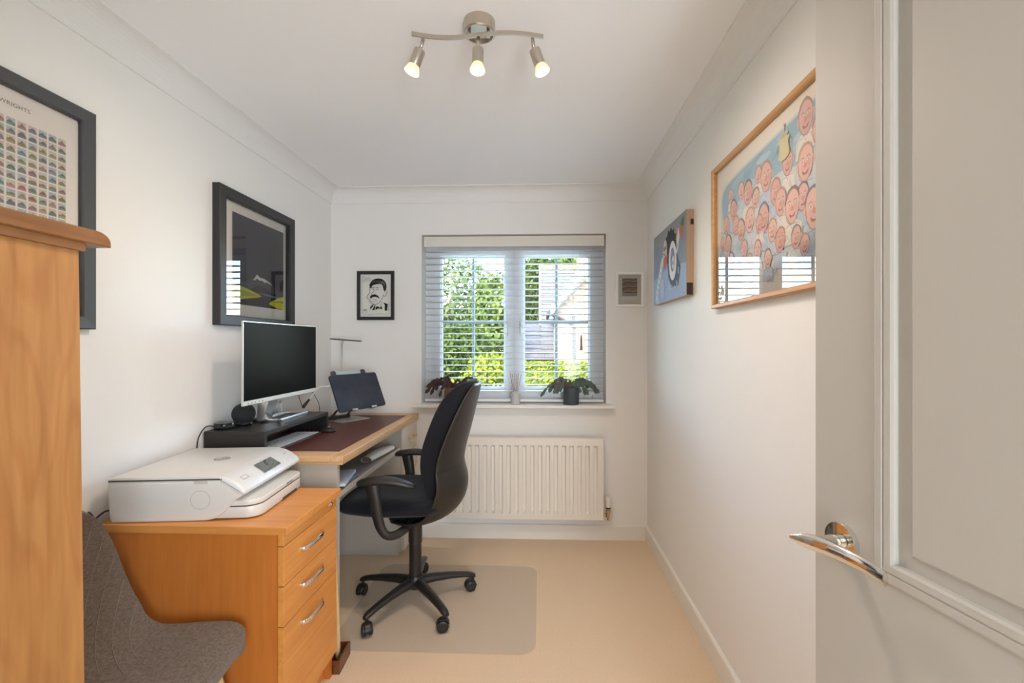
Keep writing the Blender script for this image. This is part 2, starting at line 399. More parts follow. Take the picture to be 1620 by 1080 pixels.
# ------------------------------------------------------------------ window
win = thing('window_1', None, None, ((WX0+WX1)/2, YB, WZ0), kind='structure')
WY = YB+.105
bm = NB()
for x0, x1, z0, z1 in ((WX0, WX0+.075, WZ0, WZ1), (WX1-.075, WX1, WZ0, WZ1), (WX0+.075, WX1-.075, WZ0, WZ0+.068), (WX0+.075, WX1-.075, WZ1-.092, WZ1), (-.200, -.143, WZ0+.068, WZ1-.092)):
    box(bm, x0, x1, WY, WY+.07, z0, z1, .004)
obj('window_frame', bm, M['upvc'], win, kind='structure')
GZ0, GZ1 = .993, 1.868
for gx0, gx1, hx in ((-.667, -.245, -.218), (-.098, .329, -.126)):
    bm = NB(); x0, x1, z0, z1 = gx0-.050, gx1+.050, GZ0-.055, GZ1+.055
    # sash as a mitred ring with a bevelled glazing bead
    O = Vector((x0, WY-.012, z0)); w, h = x1-x0, z1-z0
    rings = []
    for ins, up in ((0, -.03), (0, 0), (.036, 0), (.050, -.016), (.050, -.03)):
        rings.append([bm.verts.new(O+Vector((a, -up, b))) for a, b in ((ins, ins), (w-ins, ins), (w-ins, h-ins), (ins, h-ins))])
    for a, b in zip(rings, rings[1:]+rings[:1]):
        for k in range(4): bm.faces.new((a[k], a[(k+1) % 4], b[(k+1) % 4], b[k]))
    sash = obj('sash', bm, M['upvc'], win)
    mx = (gx0+gx1)/2
    obj('glazing_bar', B(mx-.009, mx+.009, WY+.012, WY+.030, GZ0, GZ1, .003), M['gbar'], sash)
    obj('glazing_bar', B(gx0, gx1, WY+.013, WY+.029, 1.428-.009, 1.428+.009, .003), M['gbar'], sash)
    obj('pane', B(gx0-.004, gx1+.004, WY+.019, WY+.023, GZ0-.004, GZ1+.004), M['wglass'], sash)
    hn = NB(); lathe([(0, 0), (.013, 0), (.013, .008), (0, .008)], (hx, WY-.0125, 1.435), 16, (0, -1, 0), hn)
    tube(hn, [(hx, WY-.02, 1.438), (hx, WY-.04, 1.432), (hx, WY-.042, 1.40), (hx, WY-.036, 1.335)], [.008, .009, .008, .006], 8)
    box(hn, hx-.009, hx+.009, WY-.018, WY-.0125, 1.36, 1.475, .003)
    hd = obj('window_handle', hn, M['upvc'], sash, smooth=False, angle=40)
    obj('keyhole', lathe([(0, 0), (.006, 0), (.006, .003), (0, .003)], (hx, WY-.041, 1.425), 12, (0, -1, 0)), M['black'], sash)
obj('window_sill', B(WX0-.045, WX1+.045, YB-.072, YB+.11, WZ0-.012, WZ0+.010, .005), M['trim'], win, kind='structure')

# ------------------------------------------------------------------ venetian blind
BY = YB+.062
bl = thing('venetian_blind', 'white venetian blind with open slats and cream valance inside the window', 'blind', ((WX0+WX1)/2, BY, WZ1))
BX0, BX1 = -.777, .430
obj('valance', B(BX0, BX1, BY-.036, BY-.028, 1.930, 2.001, .003), M['valance'], bl, label='cream valance board')
obj('headrail', B(BX0+.004, BX1-.004, BY-.026, BY+.026, 1.950, 1.998, .002), M['slat'], bl)
bm = NB(); rows = []
for k in range(7):
    a = -1+2*k/6; rows.append([Vector((BX0+.005, BY+a*.025, 1.905-.003*a*a)), Vector((BX1-.005, BY+a*.025, 1.905-.003*a*a))])
grid_loft(rows, bm=bm)
sl = obj('slat', bm, M['slat'], bl, smooth=True)
md = sl.modifiers.new('thick', 'SOLIDIFY'); md.thickness = .0028
for i in range(1, 23):
    o = inst(sl, 'slat', (0, 0, -.0427*i)); m_ = o.modifiers.new('thick', 'SOLIDIFY'); m_.thickness = .0028
obj('bottom_rail', B(BX0+.005, BX1-.005, BY-.026, BY+.026, .893, .912, .004), M['slat'], bl)
for cxk in (BX0+.12, -.17, BX1-.13):
    bm = NB()
    for sy in (-.0265, .0265): tube(bm, [(cxk, BY+sy, 1.95), (cxk, BY+sy, .90)], .0007, 4)
    obj('ladder_cord', bm, M['cord'], bl)
obj('pull_cord', T([(.268, BY-.034, 1.94), (.272, BY-.034, 1.5), (.276, BY-.034, 1.335)], .0010, 5), M['cord'], bl)
obj('pull_cord', T([(.222, BY-.034, 1.94), (.222, BY-.034, 1.20)], .0008, 5), M['cord'], bl)
obj('cord_tassel', lathe([(0, .10), (.004, .10), (.006, .09), (.007, .04), (.010, .0), (.0, .0)], (.277, BY-.034, 1.238), 12), M['reed'], bl, label='brown wooden cord tassel', smooth=False)

# ------------------------------------------------------------------ radiator
rd = thing('radiator', 'white ribbed panel radiator on the wall below the window', 'radiator', (-.09, 2.9, .157))
RX0, RX1, RZ0, RZ1, RY = -.592, .409, .157, .682, 2.862
nr = 19; pitch = (RX1-RX0-.044)/nr; xs = [(RX0, 0), (RX0+.006, .006)]
cols = [(RX0, .012, 0), (RX0+.004, .0, 0), (RX0+.022, .0, 0)]
for k in range(nr):
    c0 = RX0+.022+k*pitch
    for f, d in ((.12, 0), (.22, 1), (.52, 1), (.66, 0)): cols.append((c0+pitch*f, 0, d))
cols += [(RX1-.022, 0, 0), (RX1-.004, 0, 0), (RX1, .012, 0)]
zr = [(RZ0, .012, 0), (RZ0+.005, 0, 0), (RZ0+.042, 0, 0), (RZ0+.056, 0, 1), (RZ1-.062, 0, 1), (RZ1-.048, 0, 0), (RZ1-.005, 0, 0), (RZ1, .012, 0)]
rows = []
for z, zo, zd in zr: rows.append([Vector((x, RY+max(o, zo)+(.017 if (zd and d) else 0), z)) for x, o, d in cols])
obj('front_panel', grid_loft(rows), M['rad'], rd, angle=50)
bm = B(RX0, RX1, RY+.012, RY+.055, RZ1-.012, RZ1-.004)
box(bm, RX0, RX0+.006, RY+.010, RY+.055, RZ0+.03, RZ1-.004); box(bm, RX1-.006, RX1, RY+.010, RY+.055, RZ0+.03, RZ1-.004)
obj('casing', bm, M['rad'], rd)
obj('rear_panel', B(RX0+.01, RX1-.01, RY+.05, RY+.060, RZ0, RZ1-.02, .003), M['rad'], rd)
for bx in (RX0+.15, RX1-.15): obj('wall_bracket', B(bx-.015, bx+.015, RY+.055, YB-.001, RZ0+.02, RZ1-.06), M['rad'], rd)
vx, vy = .441, 2.895
valve = obj('valve', T([(RX1-.002, vy, .185), (vx-.012, vy, .185)], .010, 10), M['brass'], rd, label='nickel valve body', smooth=True)
bm = lathe([(0, 0), (.011, 0), (.011, .03), (.015, .032), (.015, .045), (.012, .047), (.012, .056), (0, .056)], (vx, vy, .170), 14)
tube(bm, [(vx, vy, .175), (vx, vy, .155), (vx, vy+.03, .150), (vx, YB-.002, .150)], .0075, 8)
obj('valve_body', bm, M['brass'], valve, angle=40)
obj('lock_ring', lathe([(0, 0), (.016, 0), (.016, .010), (0, .010)], (vx, vy, .226), 18), M['black'], valve, label='black ring')
bm = lathe([(0, 0), (.017, 0), (.019, .01), (.019, .055), (.016, .064), (0, .066)], (vx, vy, .236), 20)
obj('thermostat_head', bm, M['white'], valve, label='white thermostat head', angle=40)

# ------------------------------------------------------------------ door, standing open at the right
dr = thing('door_1', None, None, (.614, .052, 0), math.atan2(.985, -.1725), local=True, kind='structure')
DW, DT, DH = .762, .036, 1.985
P_ = dict(x0=.115, x1=DW-.115)
def door_panel_zone(z0, z1, nm):
    bm = NB(); x0, x1 = P_['x0'], P_['x1']; prof = [(0, 0), (0, .003), (.003, .0045), (.0125, .0045), (.013, .0025), (.0155, .0025), (.016, .0038), (.0255, .0036), (.029, .001), (.0295, -.007), (.0475, -.008), (.0525, -.003)]
    rings = []
    for ins, up in prof: rings.append([bm.verts.new(Vector((a, up, b))) for a, b in ((x0+ins, z0+ins), (x1-ins, z0+ins), (x1-ins, z1-ins), (x0+ins, z1-ins))])
    for a, b in zip(rings, rings[1:]):
        for k in range(4): bm.faces.new((a[k], a[(k+1) % 4], b[(k+1) % 4], b[k]))
    bm.faces.new(rings[-1])
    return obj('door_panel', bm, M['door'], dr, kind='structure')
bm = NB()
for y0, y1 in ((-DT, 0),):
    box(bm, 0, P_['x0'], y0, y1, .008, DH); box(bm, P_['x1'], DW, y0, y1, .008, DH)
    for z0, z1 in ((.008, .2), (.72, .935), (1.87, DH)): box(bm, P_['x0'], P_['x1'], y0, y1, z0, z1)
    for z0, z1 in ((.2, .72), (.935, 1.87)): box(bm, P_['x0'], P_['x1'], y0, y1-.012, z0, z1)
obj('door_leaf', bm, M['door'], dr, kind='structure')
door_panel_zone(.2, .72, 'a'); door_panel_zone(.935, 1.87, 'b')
hz, hxl = .961, DW-.058
hnd = obj('door_handle', lathe([(0, 0), (.030, 0), (.0305, .004), (.029, .0085), (.016, .0095), (0, .0095)], (hxl, 0, hz), 40, (0, 1, 0)), M['chrome'], dr, smooth=False, angle=35)
bm = lathe([(0, .007), (.0115, .007), (.0115, .014), (.0095, .0145), (.0095, .017), (.0115, .0175), (.0115, .022), (.0105, .028), (.0105, .050), (0, .052)], (hxl, 0, hz), 24, (0, 1, 0))
obj('handle_neck', bm, M['chrome'], hnd, angle=35)
# lever: a bowed flat bar, wedge-ended beyond the neck
rows = []
lev = [(.022, .076, .004, .0035), (.012, .068, .009, .006), (0, .058, .0125, .009), (-.02, .050, .0125, .008), (-.05, .0445, .0115, .0065), (-.08, .0425, .011, .006), (-.105, .045, .0105, .0055), (-.118, .048, .010, .005)]
lev = smoothpts(lev, 3)
for lx, ly, hh, tt in lev:
    rows.append([Vector((hxl+lx, ly+tt*cos(a)*(1 if cos(a) > 0 else .8), hz+.002+hh*sin(a))) for a in [2*pi*k/14 for k in range(14)]])
obj('lever', grid_loft(rows, close=True, caps=True), M['chrome'], hnd, angle=50)
obj('latch_plate', B(DW-.0005, DW+.001, -.03, -.008, .9, 1.02), M['chrome'], dr)
bm = NB()
for z in (.2, 1.0, 1.75): tube(bm, [(.0, .004, z), (.0, .004, z+.09)], .006, 8)
obj('hinge', bm, M['chrome'], dr)
hb = lathe([(0, 0), (.026, 0), (.025, .008), (.012, .0085), (.0105, .05), (0, .05)], (hxl, -DT, hz), 20, (0, -1, 0))
tube(hb, [(hxl, -DT-.045, hz), (hxl-.06, -DT-.047, hz), (hxl-.115, -DT-.045, hz)], [.010, .009, .008], 8)
obj('far_side_handle', hb, M['chrome'], dr, angle=35)

# ------------------------------------------------------------------ ceiling spotlight bar
lt = thing('ceiling_spotlight_bar', 'brushed nickel ceiling spotlight bar with three lit bulbs', 'light', (-.191, 1.42, H))
obj('ceiling_plate', lathe([(0, 0), (.050, 0), (.050, -.036), (.047, -.039), (.044, -.039), (.042, -.030), (0, -.030)][::-1], (-.191, 1.425, H), 40), M['steel'], lt, angle=35)
obj('plate_liner', lathe([(.0425, -.0290), (0, -.0290)], (-.191, 1.425, H), 32), M['white'], lt, label='white inner disc')
bm = NB(); bp = []
for k in range(25):
    t = k/24; x = -.402+.414*t; bp.append((x, 1.40, 2.243-.010*sin(2*pi*t)-.020*(t-.5)+.004))
rows = [[Vector((x, y-.0025, z-.0065)), Vector((x, y+.0025, z-.0065)), Vector((x, y+.0025, z+.0065)), Vector((x, y-.0025, z+.0065))] for x, y, z in bp]
obj('curved_bar', grid_loft(rows, close=True, caps=True), M['steel'], lt, angle=40)
for dx in (-.030, .030): obj('bar_bracket', B(-.191+dx-.005, -.191+dx+.005, 1.403, 1.413, 2.245, H-.03), M['steel'], lt)
spots = [((-.366, 1.40, 2.238), (-.372, 1.395, 2.208), (-.32, -.05, -.9)), ((-.191, 1.40, 2.240), (-.191, 1.392, 2.205), (.0, -.16, -1)), ((-.022, 1.40, 2.232), (-.018, 1.395, 2.200), (.32, -.05, -.9))]
for a, b, d in spots:
    d = Vector(d).normalized(); a = Vector(a); b = Vector(b)
    st = T([a, a+(b-a)*.5, b], .0055, 8)
    arm = obj('spot_arm', st, M['steel'], lt, smooth=True)
    c0 = b+d*.004
    obj('spot_body', lathe([(0, 0), (.009, 0), (.0175, .006), (.0175, .058), (.0165, .060), (.0165, .054), (0, .050)], c0, 24, d), M['steel'], arm, angle=35)
    obj('bulb_reflector', lathe([(.0160, .054), (.0175, .059), (.0240, .076), (.0245, .079), (.022, .0792)], c0, 24, d), M['bulbglass'], arm, label='flared glass bulb rim', smooth=True)
    obj('bulb_face', lathe([(.0225, .0785), (.012, .081), (0, .0815)], c0, 24, d), M['glow'], arm, label='glowing bulb face', smooth=True)
    e = c0+d*.090
    lamp('bulb_light', 'SPOT', e, 12.3, (1.0, .82, .69), aim(e, e+d), spot_size=radians(162), spot_blend=.8, shadow_soft_size=.018)

# ------------------------------------------------------------------ desk
dk = thing('desk', 'pale oak edged desk with dark red leather top and grey sides', 'desk', (-1.1, 2.38, 0))
DZ, DY0, DY1, DXF = .822, 1.800, 2.945, -.800
DXB = XL+.004
# framed top: four borders and the leather panel let into them
rows = []
bm = NB(); box(bm, DXF-.055, DXF, DY0, DY1, DZ-.024, DZ, .003); obj('front_edge_border', bm, M['oak_y'], dk)
obj('end_border', B(DXB, DXF-.055, DY0, DY0+.085, DZ-.024, DZ, .002), M['oak_x'], dk)
obj('end_border', B(DXB, DXF-.055, DY1-.085, DY1, DZ-.024, DZ, .002), M['oak_x'], dk)
obj('back_border', B(DXB, DXB+.05, DY0+.085, DY1-.085, DZ-.024, DZ, .002), M['oak_y'], dk)
obj('leather_panel', B(DXB+.05, DXF-.055, DY0+.085, DY1-.085, DZ-.024, DZ-.0005), M['leather'], dk, label='dark red leather writing surface')
obj('edge_strip', B(DXB, DXF-.004, DY0+.004, DY1-.002, DZ-.036, DZ-.024, .002), M['oak_y'], dk)
obj('end_panel', B(DXB+.01, DXF-.028, DY0+.012, DY0+.032, .02, DZ-.036), M['greypan'], dk, label='grey end panel')
obj('under_shelf', B(DXB+.03, DXF-.045, DY0+.032, 2.668, .640, .658, .001), M['greyshelf'], dk, label='grey shelf below the top')
obj('shelf_lip', B(DXF-.045, DXF-.037, DY0+.032, 2.668, .636, .660, .001), M['greypan'], dk)
obj('back_panel', B(DXB+.012, DXB+.028, DY0+.032, 2.668, .30, DZ-.036), M['greypan'], dk)
cab = obj('drawer_cabinet', B(DXB+.012, DXF-.030, 2.668, DY1-.004, .03, DZ-.036, .001), M['greypan'], dk, label='grey drawer cabinet under far end')
obj('cabinet_plinth', B(DXB+.03, DXF-.05, 2.69, DY1-.02, 0, .03), M['greypan'], dk)
for z0, z1 in ((.615, .782), (.44, .610), (.04, .435)):
    d = obj('drawer', B(DXF-.030, DXF-.012, 2.670, DY1-.006, z0, z1, .002), M['ltpan'], dk)
    zc = z1-.085
    hb = NB(); y0 = 2.755
    for yy in (y0, y0+.1): tube(hb, [(DXF-.012, yy, zc), (DXF+.010, yy, zc)], .005, 8)
    tube(hb, [(DXF+.008, y0-.012, zc), (DXF+.014, y0+.02, zc), (DXF+.016, y0+.05, zc), (DXF+.014, y0+.08, zc), (DXF+.008, y0+.112, zc)], [.005, .008, .009, .008, .005], 10)
    obj('drawer_handle', hb, M['oak_y'], d, label='turned wooden handle', smooth=True)
# magazines and papers on the shelf under the top
mg = thing('rolled_newspaper', 'rolled white newspaper lying on grey shelf under the desk top', 'newspaper', (-.93, 2.42, .659))
bm = NB(); rows = []
for k in range(9):
    t = k/8; w = .018+.006*sin(3*t)
    rows.append([Vector((-.90+.03*t+w*1.6*cos(a), 2.30+.28*t, .662+w*.85+w*.85*sin(a))) for a in [2*pi*j/12 for j in range(12)]])
obj('paper_roll', grid_loft(rows, close=True), M['paper'], mg, smooth=True)
rows = [[Vector((-.90+.03*t+.022*cos(a), 2.30+.28*t, .680+.011*sin(a))) for a in [2*pi*j/10 for j in range(10)]] for t in (-.01, .5, .98)]
obj('inner_pages', grid_loft(rows, close=True, caps=True), mat('brown_page', (.16, .08, .05), .8), mg, label='brown printed inner pages')
for nm, lb, x, y, a, z in (('leaflet', 'upper blue-white leaflet on grey shelf near desk end', -.895, 1.955, .2, .6755), ('leaflet', 'lower dark blue leaflet on grey shelf near desk end', -.915, 1.945, -.2, .6605)):
    Mt = Matrix.Translation((x, y, z)) @ Matrix.Rotation(a, 4, 'Z')
    t_ = thing(nm, lb, 'paper', (x, y+.02, z), a, local=True)
    mm = mat('leaflet_paper', (.55, .62, .74) if 'upper' in lb else (.12, .16, .26), .5)
    obj('pages', B(-.05, .05, -.11, .11, 0, .013, .001), mm, t_)

# ------------------------------------------------------------------ monitor riser, monitor and what stands by it
rs = thing('monitor_riser', 'black wooden monitor riser standing at the back of the desk', 'monitor stand', (-1.26, 2.09, DZ))
RXB, RXF, RY0, RY1, RZ = -1.388, -1.132, 1.808, 2.368, .918
obj('riser_top', B(RXB, RXF, RY0, RY1, RZ-.018, RZ, .001), M['riser'], rs)
obj('end_board', B(RXB, RXF, RY0+.001, RY0+.019, DZ, RZ-.018), M['riser'], rs)
obj('end_board', B(RXB, RXF, RY1-.019, RY1-.001, DZ, RZ-.018), M['riser'], rs)
mo = thing('computer_monitor', 'slim silver computer monitor with black screen on the black riser', 'monitor', (-1.27, 2.2, RZ))
# screen leans back slightly; faces the chair
MX, MY0, MY1, MZ0, MZ1 = -1.200, 1.775, 2.372, 1.026, 1.375
obj('bezel', B(MX-.008, MX, MY0, MY1, MZ0, MZ1, .002), M['silver'], mo, label='silver bezel')
obj('rear_shell', B(MX-.024, MX-.008, MY0+.02, MY1-.02, MZ0+.02, MZ1-.02, .008), M['silver'], mo)
obj('display', B(MX-.002, MX+.0008, MY0+.005, MY1-.005, MZ0+.020, MZ1-.004), M['screen'], mo, label='black glossy display')
bm = NB()
for k in range(5): box(bm, MX, MX+.0006, MY0+.03+.024*k, MY0+.036+.024*k, MZ0+.007, MZ0+.011)
obj('control_marks', bm, M['seam'], mo)
obj('neck', prism([(MX-.024, 1.13), (MX-.024, 1.04), (-1.262, RZ+.012), (-1.29, RZ+.012), (-1.275, 1.10)], 'y', 2.00, 2.075, .002), M['silver'], mo)
bm = NB()
w0, w1, y0, y1 = -1.335, -1.205, 2.04, 2.31
box(bm, w0, w1, y0, y0+.018, RZ, RZ+.013, .003); box(bm, w0, w1, y1-.018, y1, RZ, RZ+.013, .003)
box(bm, w0, w0+.03, y0, y1, RZ, RZ+.013, .003); box(bm, w1-.012, w1, y0, y1, RZ, RZ+.013, .003)
obj('base', bm, M['silver'], mo, label='silver open rectangular base')
sp = thing('round_smart_speaker', 'charcoal fabric ball-shaped speaker behind the monitor on the riser', 'speaker', (-1.325, 1.99, RZ))
bm = NB(); prof = [(0, .0), (.03, .0), (.034, .006)]+[(.047*cos(radians(a)), .050+.047*sin(radians(a))) for a in range(-50, 91, 10)]
obj('fabric_ball', lathe(prof, (-1.325, 1.965, RZ), 36), M['slate_f'], sp, smooth=True)
obj('light_ring', lathe([(.030, .001), (.0355, .003), (.0365, .008), (.034, .012)], (-1.325, 1.965, RZ), 36), M['puck'], sp, smooth=True)
pk = thing('puck_speaker', 'small black disc speaker on the near corner of the black riser', 'speaker', (-1.35, 1.872, RZ))
obj('body', lathe([(0, 0), (.036, 0), (.038, .003), (.038, .024), (.036, .027), (0, .027)], (-1.347, 1.872, RZ), 40), M['puck'], pk, angle=35)
obj('speaker_slots', lathe([(.0385, .009), (.0388, .010), (.0388, .015), (.0385, .016)], (-1.347, 1.872, RZ), 40), M['slate_f'], pk, smooth=True)
obj('top_rim', lathe([(.030, .0272), (.0315, .0278), (.033, .0272)], (-1.347, 1.872, RZ), 40), M['silver'], pk, smooth=True)
cb = obj('power_cable', T(smoothpts([(-1.384, 1.868, .928), (-1.388, 1.82, .935), (-1.391, 1.785, .90), (-1.391, 1.775, .85), (-1.391, 1.78, .80), (-1.391, 1.79, .73)], 5), .0022, 6), M['black'], None, label='thin black cable looping down behind the disc speaker', cat='cable', smooth=True)
ad = thing('white_plug_adapter', 'small white plug adapter behind the monitor base', 'adapter', (-1.352, 2.36, RZ))
obj('adapter_body', B(-1.378, -1.358, 2.315, 2.342, RZ, RZ+.052, .004), M['white'], ad)
obj('adapter_plug', B(-1.372, -1.364, 2.322, 2.335, RZ+.052, RZ+.066, .001), M['silver'], ad)

# keyboard and mouse under the riser
kb = thing('keyboard', 'slim silver keyboard tucked half under the black riser', 'keyboard', (-1.19, 2.04, DZ))
KX0, KX1, KY0, KY1 = -1.252, -1.118, 1.86, 2.262
obj('keyboard_body', B(KX0, KX1, KY0, KY1, DZ, DZ+.008, .002), mat('keyboard_tray_grey', (.045, .047, .055), .5), kb)
key = None; kw = (KY1-KY0-.012)/15; kd = (KX1-KX0-.012)/6
for r_ in range(6):
    for c_ in range(15):
        x = KX0+.006+kd*(r_+.5); y = KY0+.006+kw*(c_+.5)
        if key is None:
            key = obj('key', B(x-kd*.33, x+kd*.33, y-kw*.36, y+kw*.36, DZ+.0078, DZ+.0105), M['key'], kb); k0 = (x, y)
        else: inst(key, 'key', (x-k0[0], y-k0[1], 0))
ms = thing('computer_mouse', 'dark computer mouse at the far end of the riser opening', 'mouse', (-1.13, 2.31, DZ))
rows = []
for k in range(7):
    t = k/6; s_ = sin(pi*(.08+.84*t))**.5
    rows.append([Vector((-1.165+.10*t, 2.305+.028*s_*cos(a), DZ+.001+max(0, .026*s_*sin(a)))) for a in [pi*j/8 for j in range(9)]])
obj('mouse_shell', grid_loft(rows, close=True, caps=True), M['black'], ms, smooth=True)
obj('mouse_wheel', lathe([(0, 0), (.007, 0), (.007, .005), (0, .005)], (-1.10, 2.3025, DZ+.022), 12, (0, 1, 0)), M['silver'], ms)

# ------------------------------------------------------------------ laptop on its stand
ls = thing('laptop_stand', 'folding aluminium laptop stand at the far end of the desk', 'laptop stand', (-1.13, 2.68, DZ))
def zrot(cx, cy, a): return Matrix.Translation((cx, cy, 0)) @ Matrix.Rotation(a, 4, 'Z')
obj('base_plate', prism(rrect(.20, .19, .012), 'z', DZ, DZ+.005, .001, 1), M['alu'], ls).location = (0, 0, 0)
bp_ = ls.children[0]
bp_.location = Vector((-1.155, 2.685, 0)); bp_.data.transform(Matrix.Translation(ORG[ls.name])); bp_.rotation_euler = (0, 0, radians(60))
bp_.location = Vector((-1.168, 2.684, 0))-ORG[ls.name]
# leaning plane: lower edge L0-L1, up direction leaning back to the wall
L0, L1 = Vector((-1.142, 2.515, .886)), Vector((-.992, 2.845, .886))
U_ = (L1-L0).normalized(); up = Vector((-.37, .165, .915)); up = (up-U_*up.dot(U_)).normalized(); N_ = U_.cross(up).normalized()
if N_.x < 0: N_ = -N_
def onplane(pts, off0, off1, r=.0):
    bm = NB(); A = [bm.verts.new(L0+U_*a+up*b+N_*off0) for a, b in pts]; Bq = [bm.verts.new(L0+U_*a+up*b+N_*off1) for a, b in pts]; n = len(pts)
    bm.faces.new(A); bm.faces.new(Bq[::-1])
    for k in range(n): bm.faces.new((A[k], Bq[k], Bq[(k+1) % n], A[(k+1) % n]))
    return bm
WL, HL = .362, .226
obj('back_plate', onplane(rrect(.265, .25, .02, cx=.165, cy=HL/2+.018), -.012, -.007), M['alu'], ls)
obj('rubber_pad', onplane(rrect(.036, .050, .010, cx=.052, cy=HL+.006), -.0068, -.0045), M['greyf'], ls, label='grey rubber pad')
obj('rubber_pad', onplane(rrect(.036, .050, .010, cx=.278, cy=HL+.006), -.0068, -.0045), M['greyf'], ls, label='grey rubber pad')
for cxx in (.105, .255):
    bm = onplane([(cxx-.02, -.004), (cxx+.02, -.004), (cxx+.02, -.001), (cxx-.02, -.001)], -.012, .022)
    v = onplane([(cxx-.02, -.004), (cxx+.02, -.004), (cxx+.02, .008), (cxx-.02, .008)], .019, .022); me_ = bpy.data.meshes.new('t'); v.to_mesh(me_); v.free(); bm.from_mesh(me_)
    obj('retaining_hook', bm, M['alu'], ls)
pm = L0+U_*(WL*.45)-N_*.012+up*.05
hinge = Vector((-1.225, 2.70, DZ+.012))
bm = NB()
for s_ in (-.06, .06):
    tube(bm, [hinge+U_*s_, hinge*.5+(pm+U_*s_*2)*.5+Vector((-.02, .0, 0)), pm+U_*s_], .007, 6, flat=(1.6, .7))
tube(bm, [hinge-U_*.08, hinge+U_*.08], .010, 12)
obj('support_arm', bm, mat('dark_grey_metal', (.06, .06, .065), .4, metal=.6), ls, label='dark grey folding arm')
lp = thing('closed_laptop', 'closed laptop in a marbled navy cover leaning on the aluminium stand', 'laptop', tuple(L0))
obj('laptop_body', onplane(rrect(WL-.006, HL-.006, .012, cx=WL/2, cy=HL/2), -.0044, .004), M['alu'], lp)
obj('navy_cover', onplane(rrect(WL, HL, .014, cx=WL/2, cy=HL/2), .004, .013), M['navy'], lp, label='marbled navy cover')
cbw = thing('laptop_cable', 'white laptop cable with black plug hanging between monitor and laptop stand', 'cable', (-1.25, 2.5, 1.0))
pA = L0+up*.165+N_*.002-U_*.004
obj('cable_connector', T([pA-U_*.03, pA], .0055, 8), M['white'], cbw)
obj('cable_wire', T(smoothpts([tuple(pA-U_*.03), (-1.245, 2.50, 1.035), (-1.262, 2.46, 1.000), (-1.272, 2.43, .965), (-1.285, 2.41, .945)], 5), .003, 6), M['white'], cbw, smooth=True)
obj('black_plug', T([(-1.270, 2.435, .975), (-1.290, 2.405, .935)], [.006, .010], 8), M['black'], cbw, label='black plug end')
obj('thin_wire', T(smoothpts([(-1.290, 2.403, .93), (-1.32, 2.42, .99), (-1.33, 2.44, 1.04), (-1.32, 2.52, 1.03), (-1.30, 2.6, .93), (-1.32, 2.65, .83)], 5), .0016, 6), M['black'], cbw, smooth=True)

# ------------------------------------------------------------------ slim desk lamp
dl = thing('desk_lamp', 'slim dark desk lamp with bar head behind the laptop', 'lamp', (-1.29, 2.885, DZ))
obj('lamp_base', lathe([(0, 0), (.055, 0), (.057, .004), (.054, .010), (0, .010)], (-1.290, 2.885, DZ), 32), M['silver'], dl, angle=35)
obj('lamp_stem', T([(-1.290, 2.885, DZ+.01), (-1.287, 2.88, 1.05), (-1.283, 2.872, 1.285)], .0038, 8), M['silver'], dl, smooth=True)
obj('lamp_joint', lathe([(0, 0), (.010, 0), (.012, .018), (0, .020)], (-1.283, 2.871, 1.281), 12, (0, 0, 1)), M['silver'], dl)
hm = Matrix.Translation((-1.256, 2.868, 1.306)) @ Matrix.Rotation(radians(4.5), 4, 'Y') @ Matrix.Rotation(radians(4), 4, 'Z')
obj('lamp_head', B(-.097, .097, -.022, .022, -.0035, .0035, .003, 2, hm), mat('dark_bronze_metal', (.07, .055, .045), .4, metal=.7), dl, label='thin dark bar head')

# ------------------------------------------------------------------ beech drawer pedestal
pd = thing('drawer_pedestal', 'beech three-drawer pedestal with chrome bow handles under the printer', 'drawer unit', (-1.06, 1.54, 0))
PX0, PX1, PY0, PY1 = -1.350, -.782, 1.345, 1.704
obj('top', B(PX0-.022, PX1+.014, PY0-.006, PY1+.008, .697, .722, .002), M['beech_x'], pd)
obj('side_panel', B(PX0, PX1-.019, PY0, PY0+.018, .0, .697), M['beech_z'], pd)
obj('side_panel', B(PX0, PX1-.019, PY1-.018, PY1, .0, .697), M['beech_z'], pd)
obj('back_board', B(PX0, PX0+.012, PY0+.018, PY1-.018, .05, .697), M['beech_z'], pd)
obj('plinth', B(PX1-.060, PX1-.045, PY0+.018, PY1-.018, .0, .092), M['beech_y'], pd)
obj('carcass_inside', B(PX0+.02, PX1-.0195, PY0+.019, PY1-.019, .095, .695), M['seam'], pd)
tb = obj('lock_rail', B(PX1-.018, PX1, PY0+.001, PY1-.001, .6605, .6955, .001), M['beech_y'], pd)
bm = lathe([(0, 0), (.0105, 0), (.0105, .002), (.009, .003), (0, .003)], (PX1, 1.655, .678), 20, (1, 0, 0)); box(bm, PX1+.002, PX1+.0038, 1.654, 1.656, .672, .684)
obj('lock', bm, M['chrome'], tb, label='round chrome lock', angle=35)
for z0, z1, zh in ((.5375, .658, .628), (.4135, .535, .508), (.097, .411, .385)):
    d = obj('drawer', B(PX1-.018, PX1, PY0+.001, PY1-.001, z0, z1, .001), M['beech_y'], pd)
    pts = smoothpts([(PX1-.002, 1.448, zh-.022), (PX1+.010, 1.452, zh-.021), (PX1+.020, 1.475, zh-.018), (PX1+.024, 1.515, zh-.014), (PX1+.020, 1.555, zh-.018), (PX1+.010, 1.578, zh-.021), (PX1-.002, 1.582, zh-.022)], 3)
    obj('handle', T(pts, .0065, 8, flat=(.45, 1.25)), M['chrome'], d, label='chrome bow handle', smooth=True)

# ------------------------------------------------------------------ printer
pr = thing('printer', 'white inkjet printer on top of the beech drawer pedestal', 'printer', (-1.150, 1.570, .722), radians(6.0), local=True)
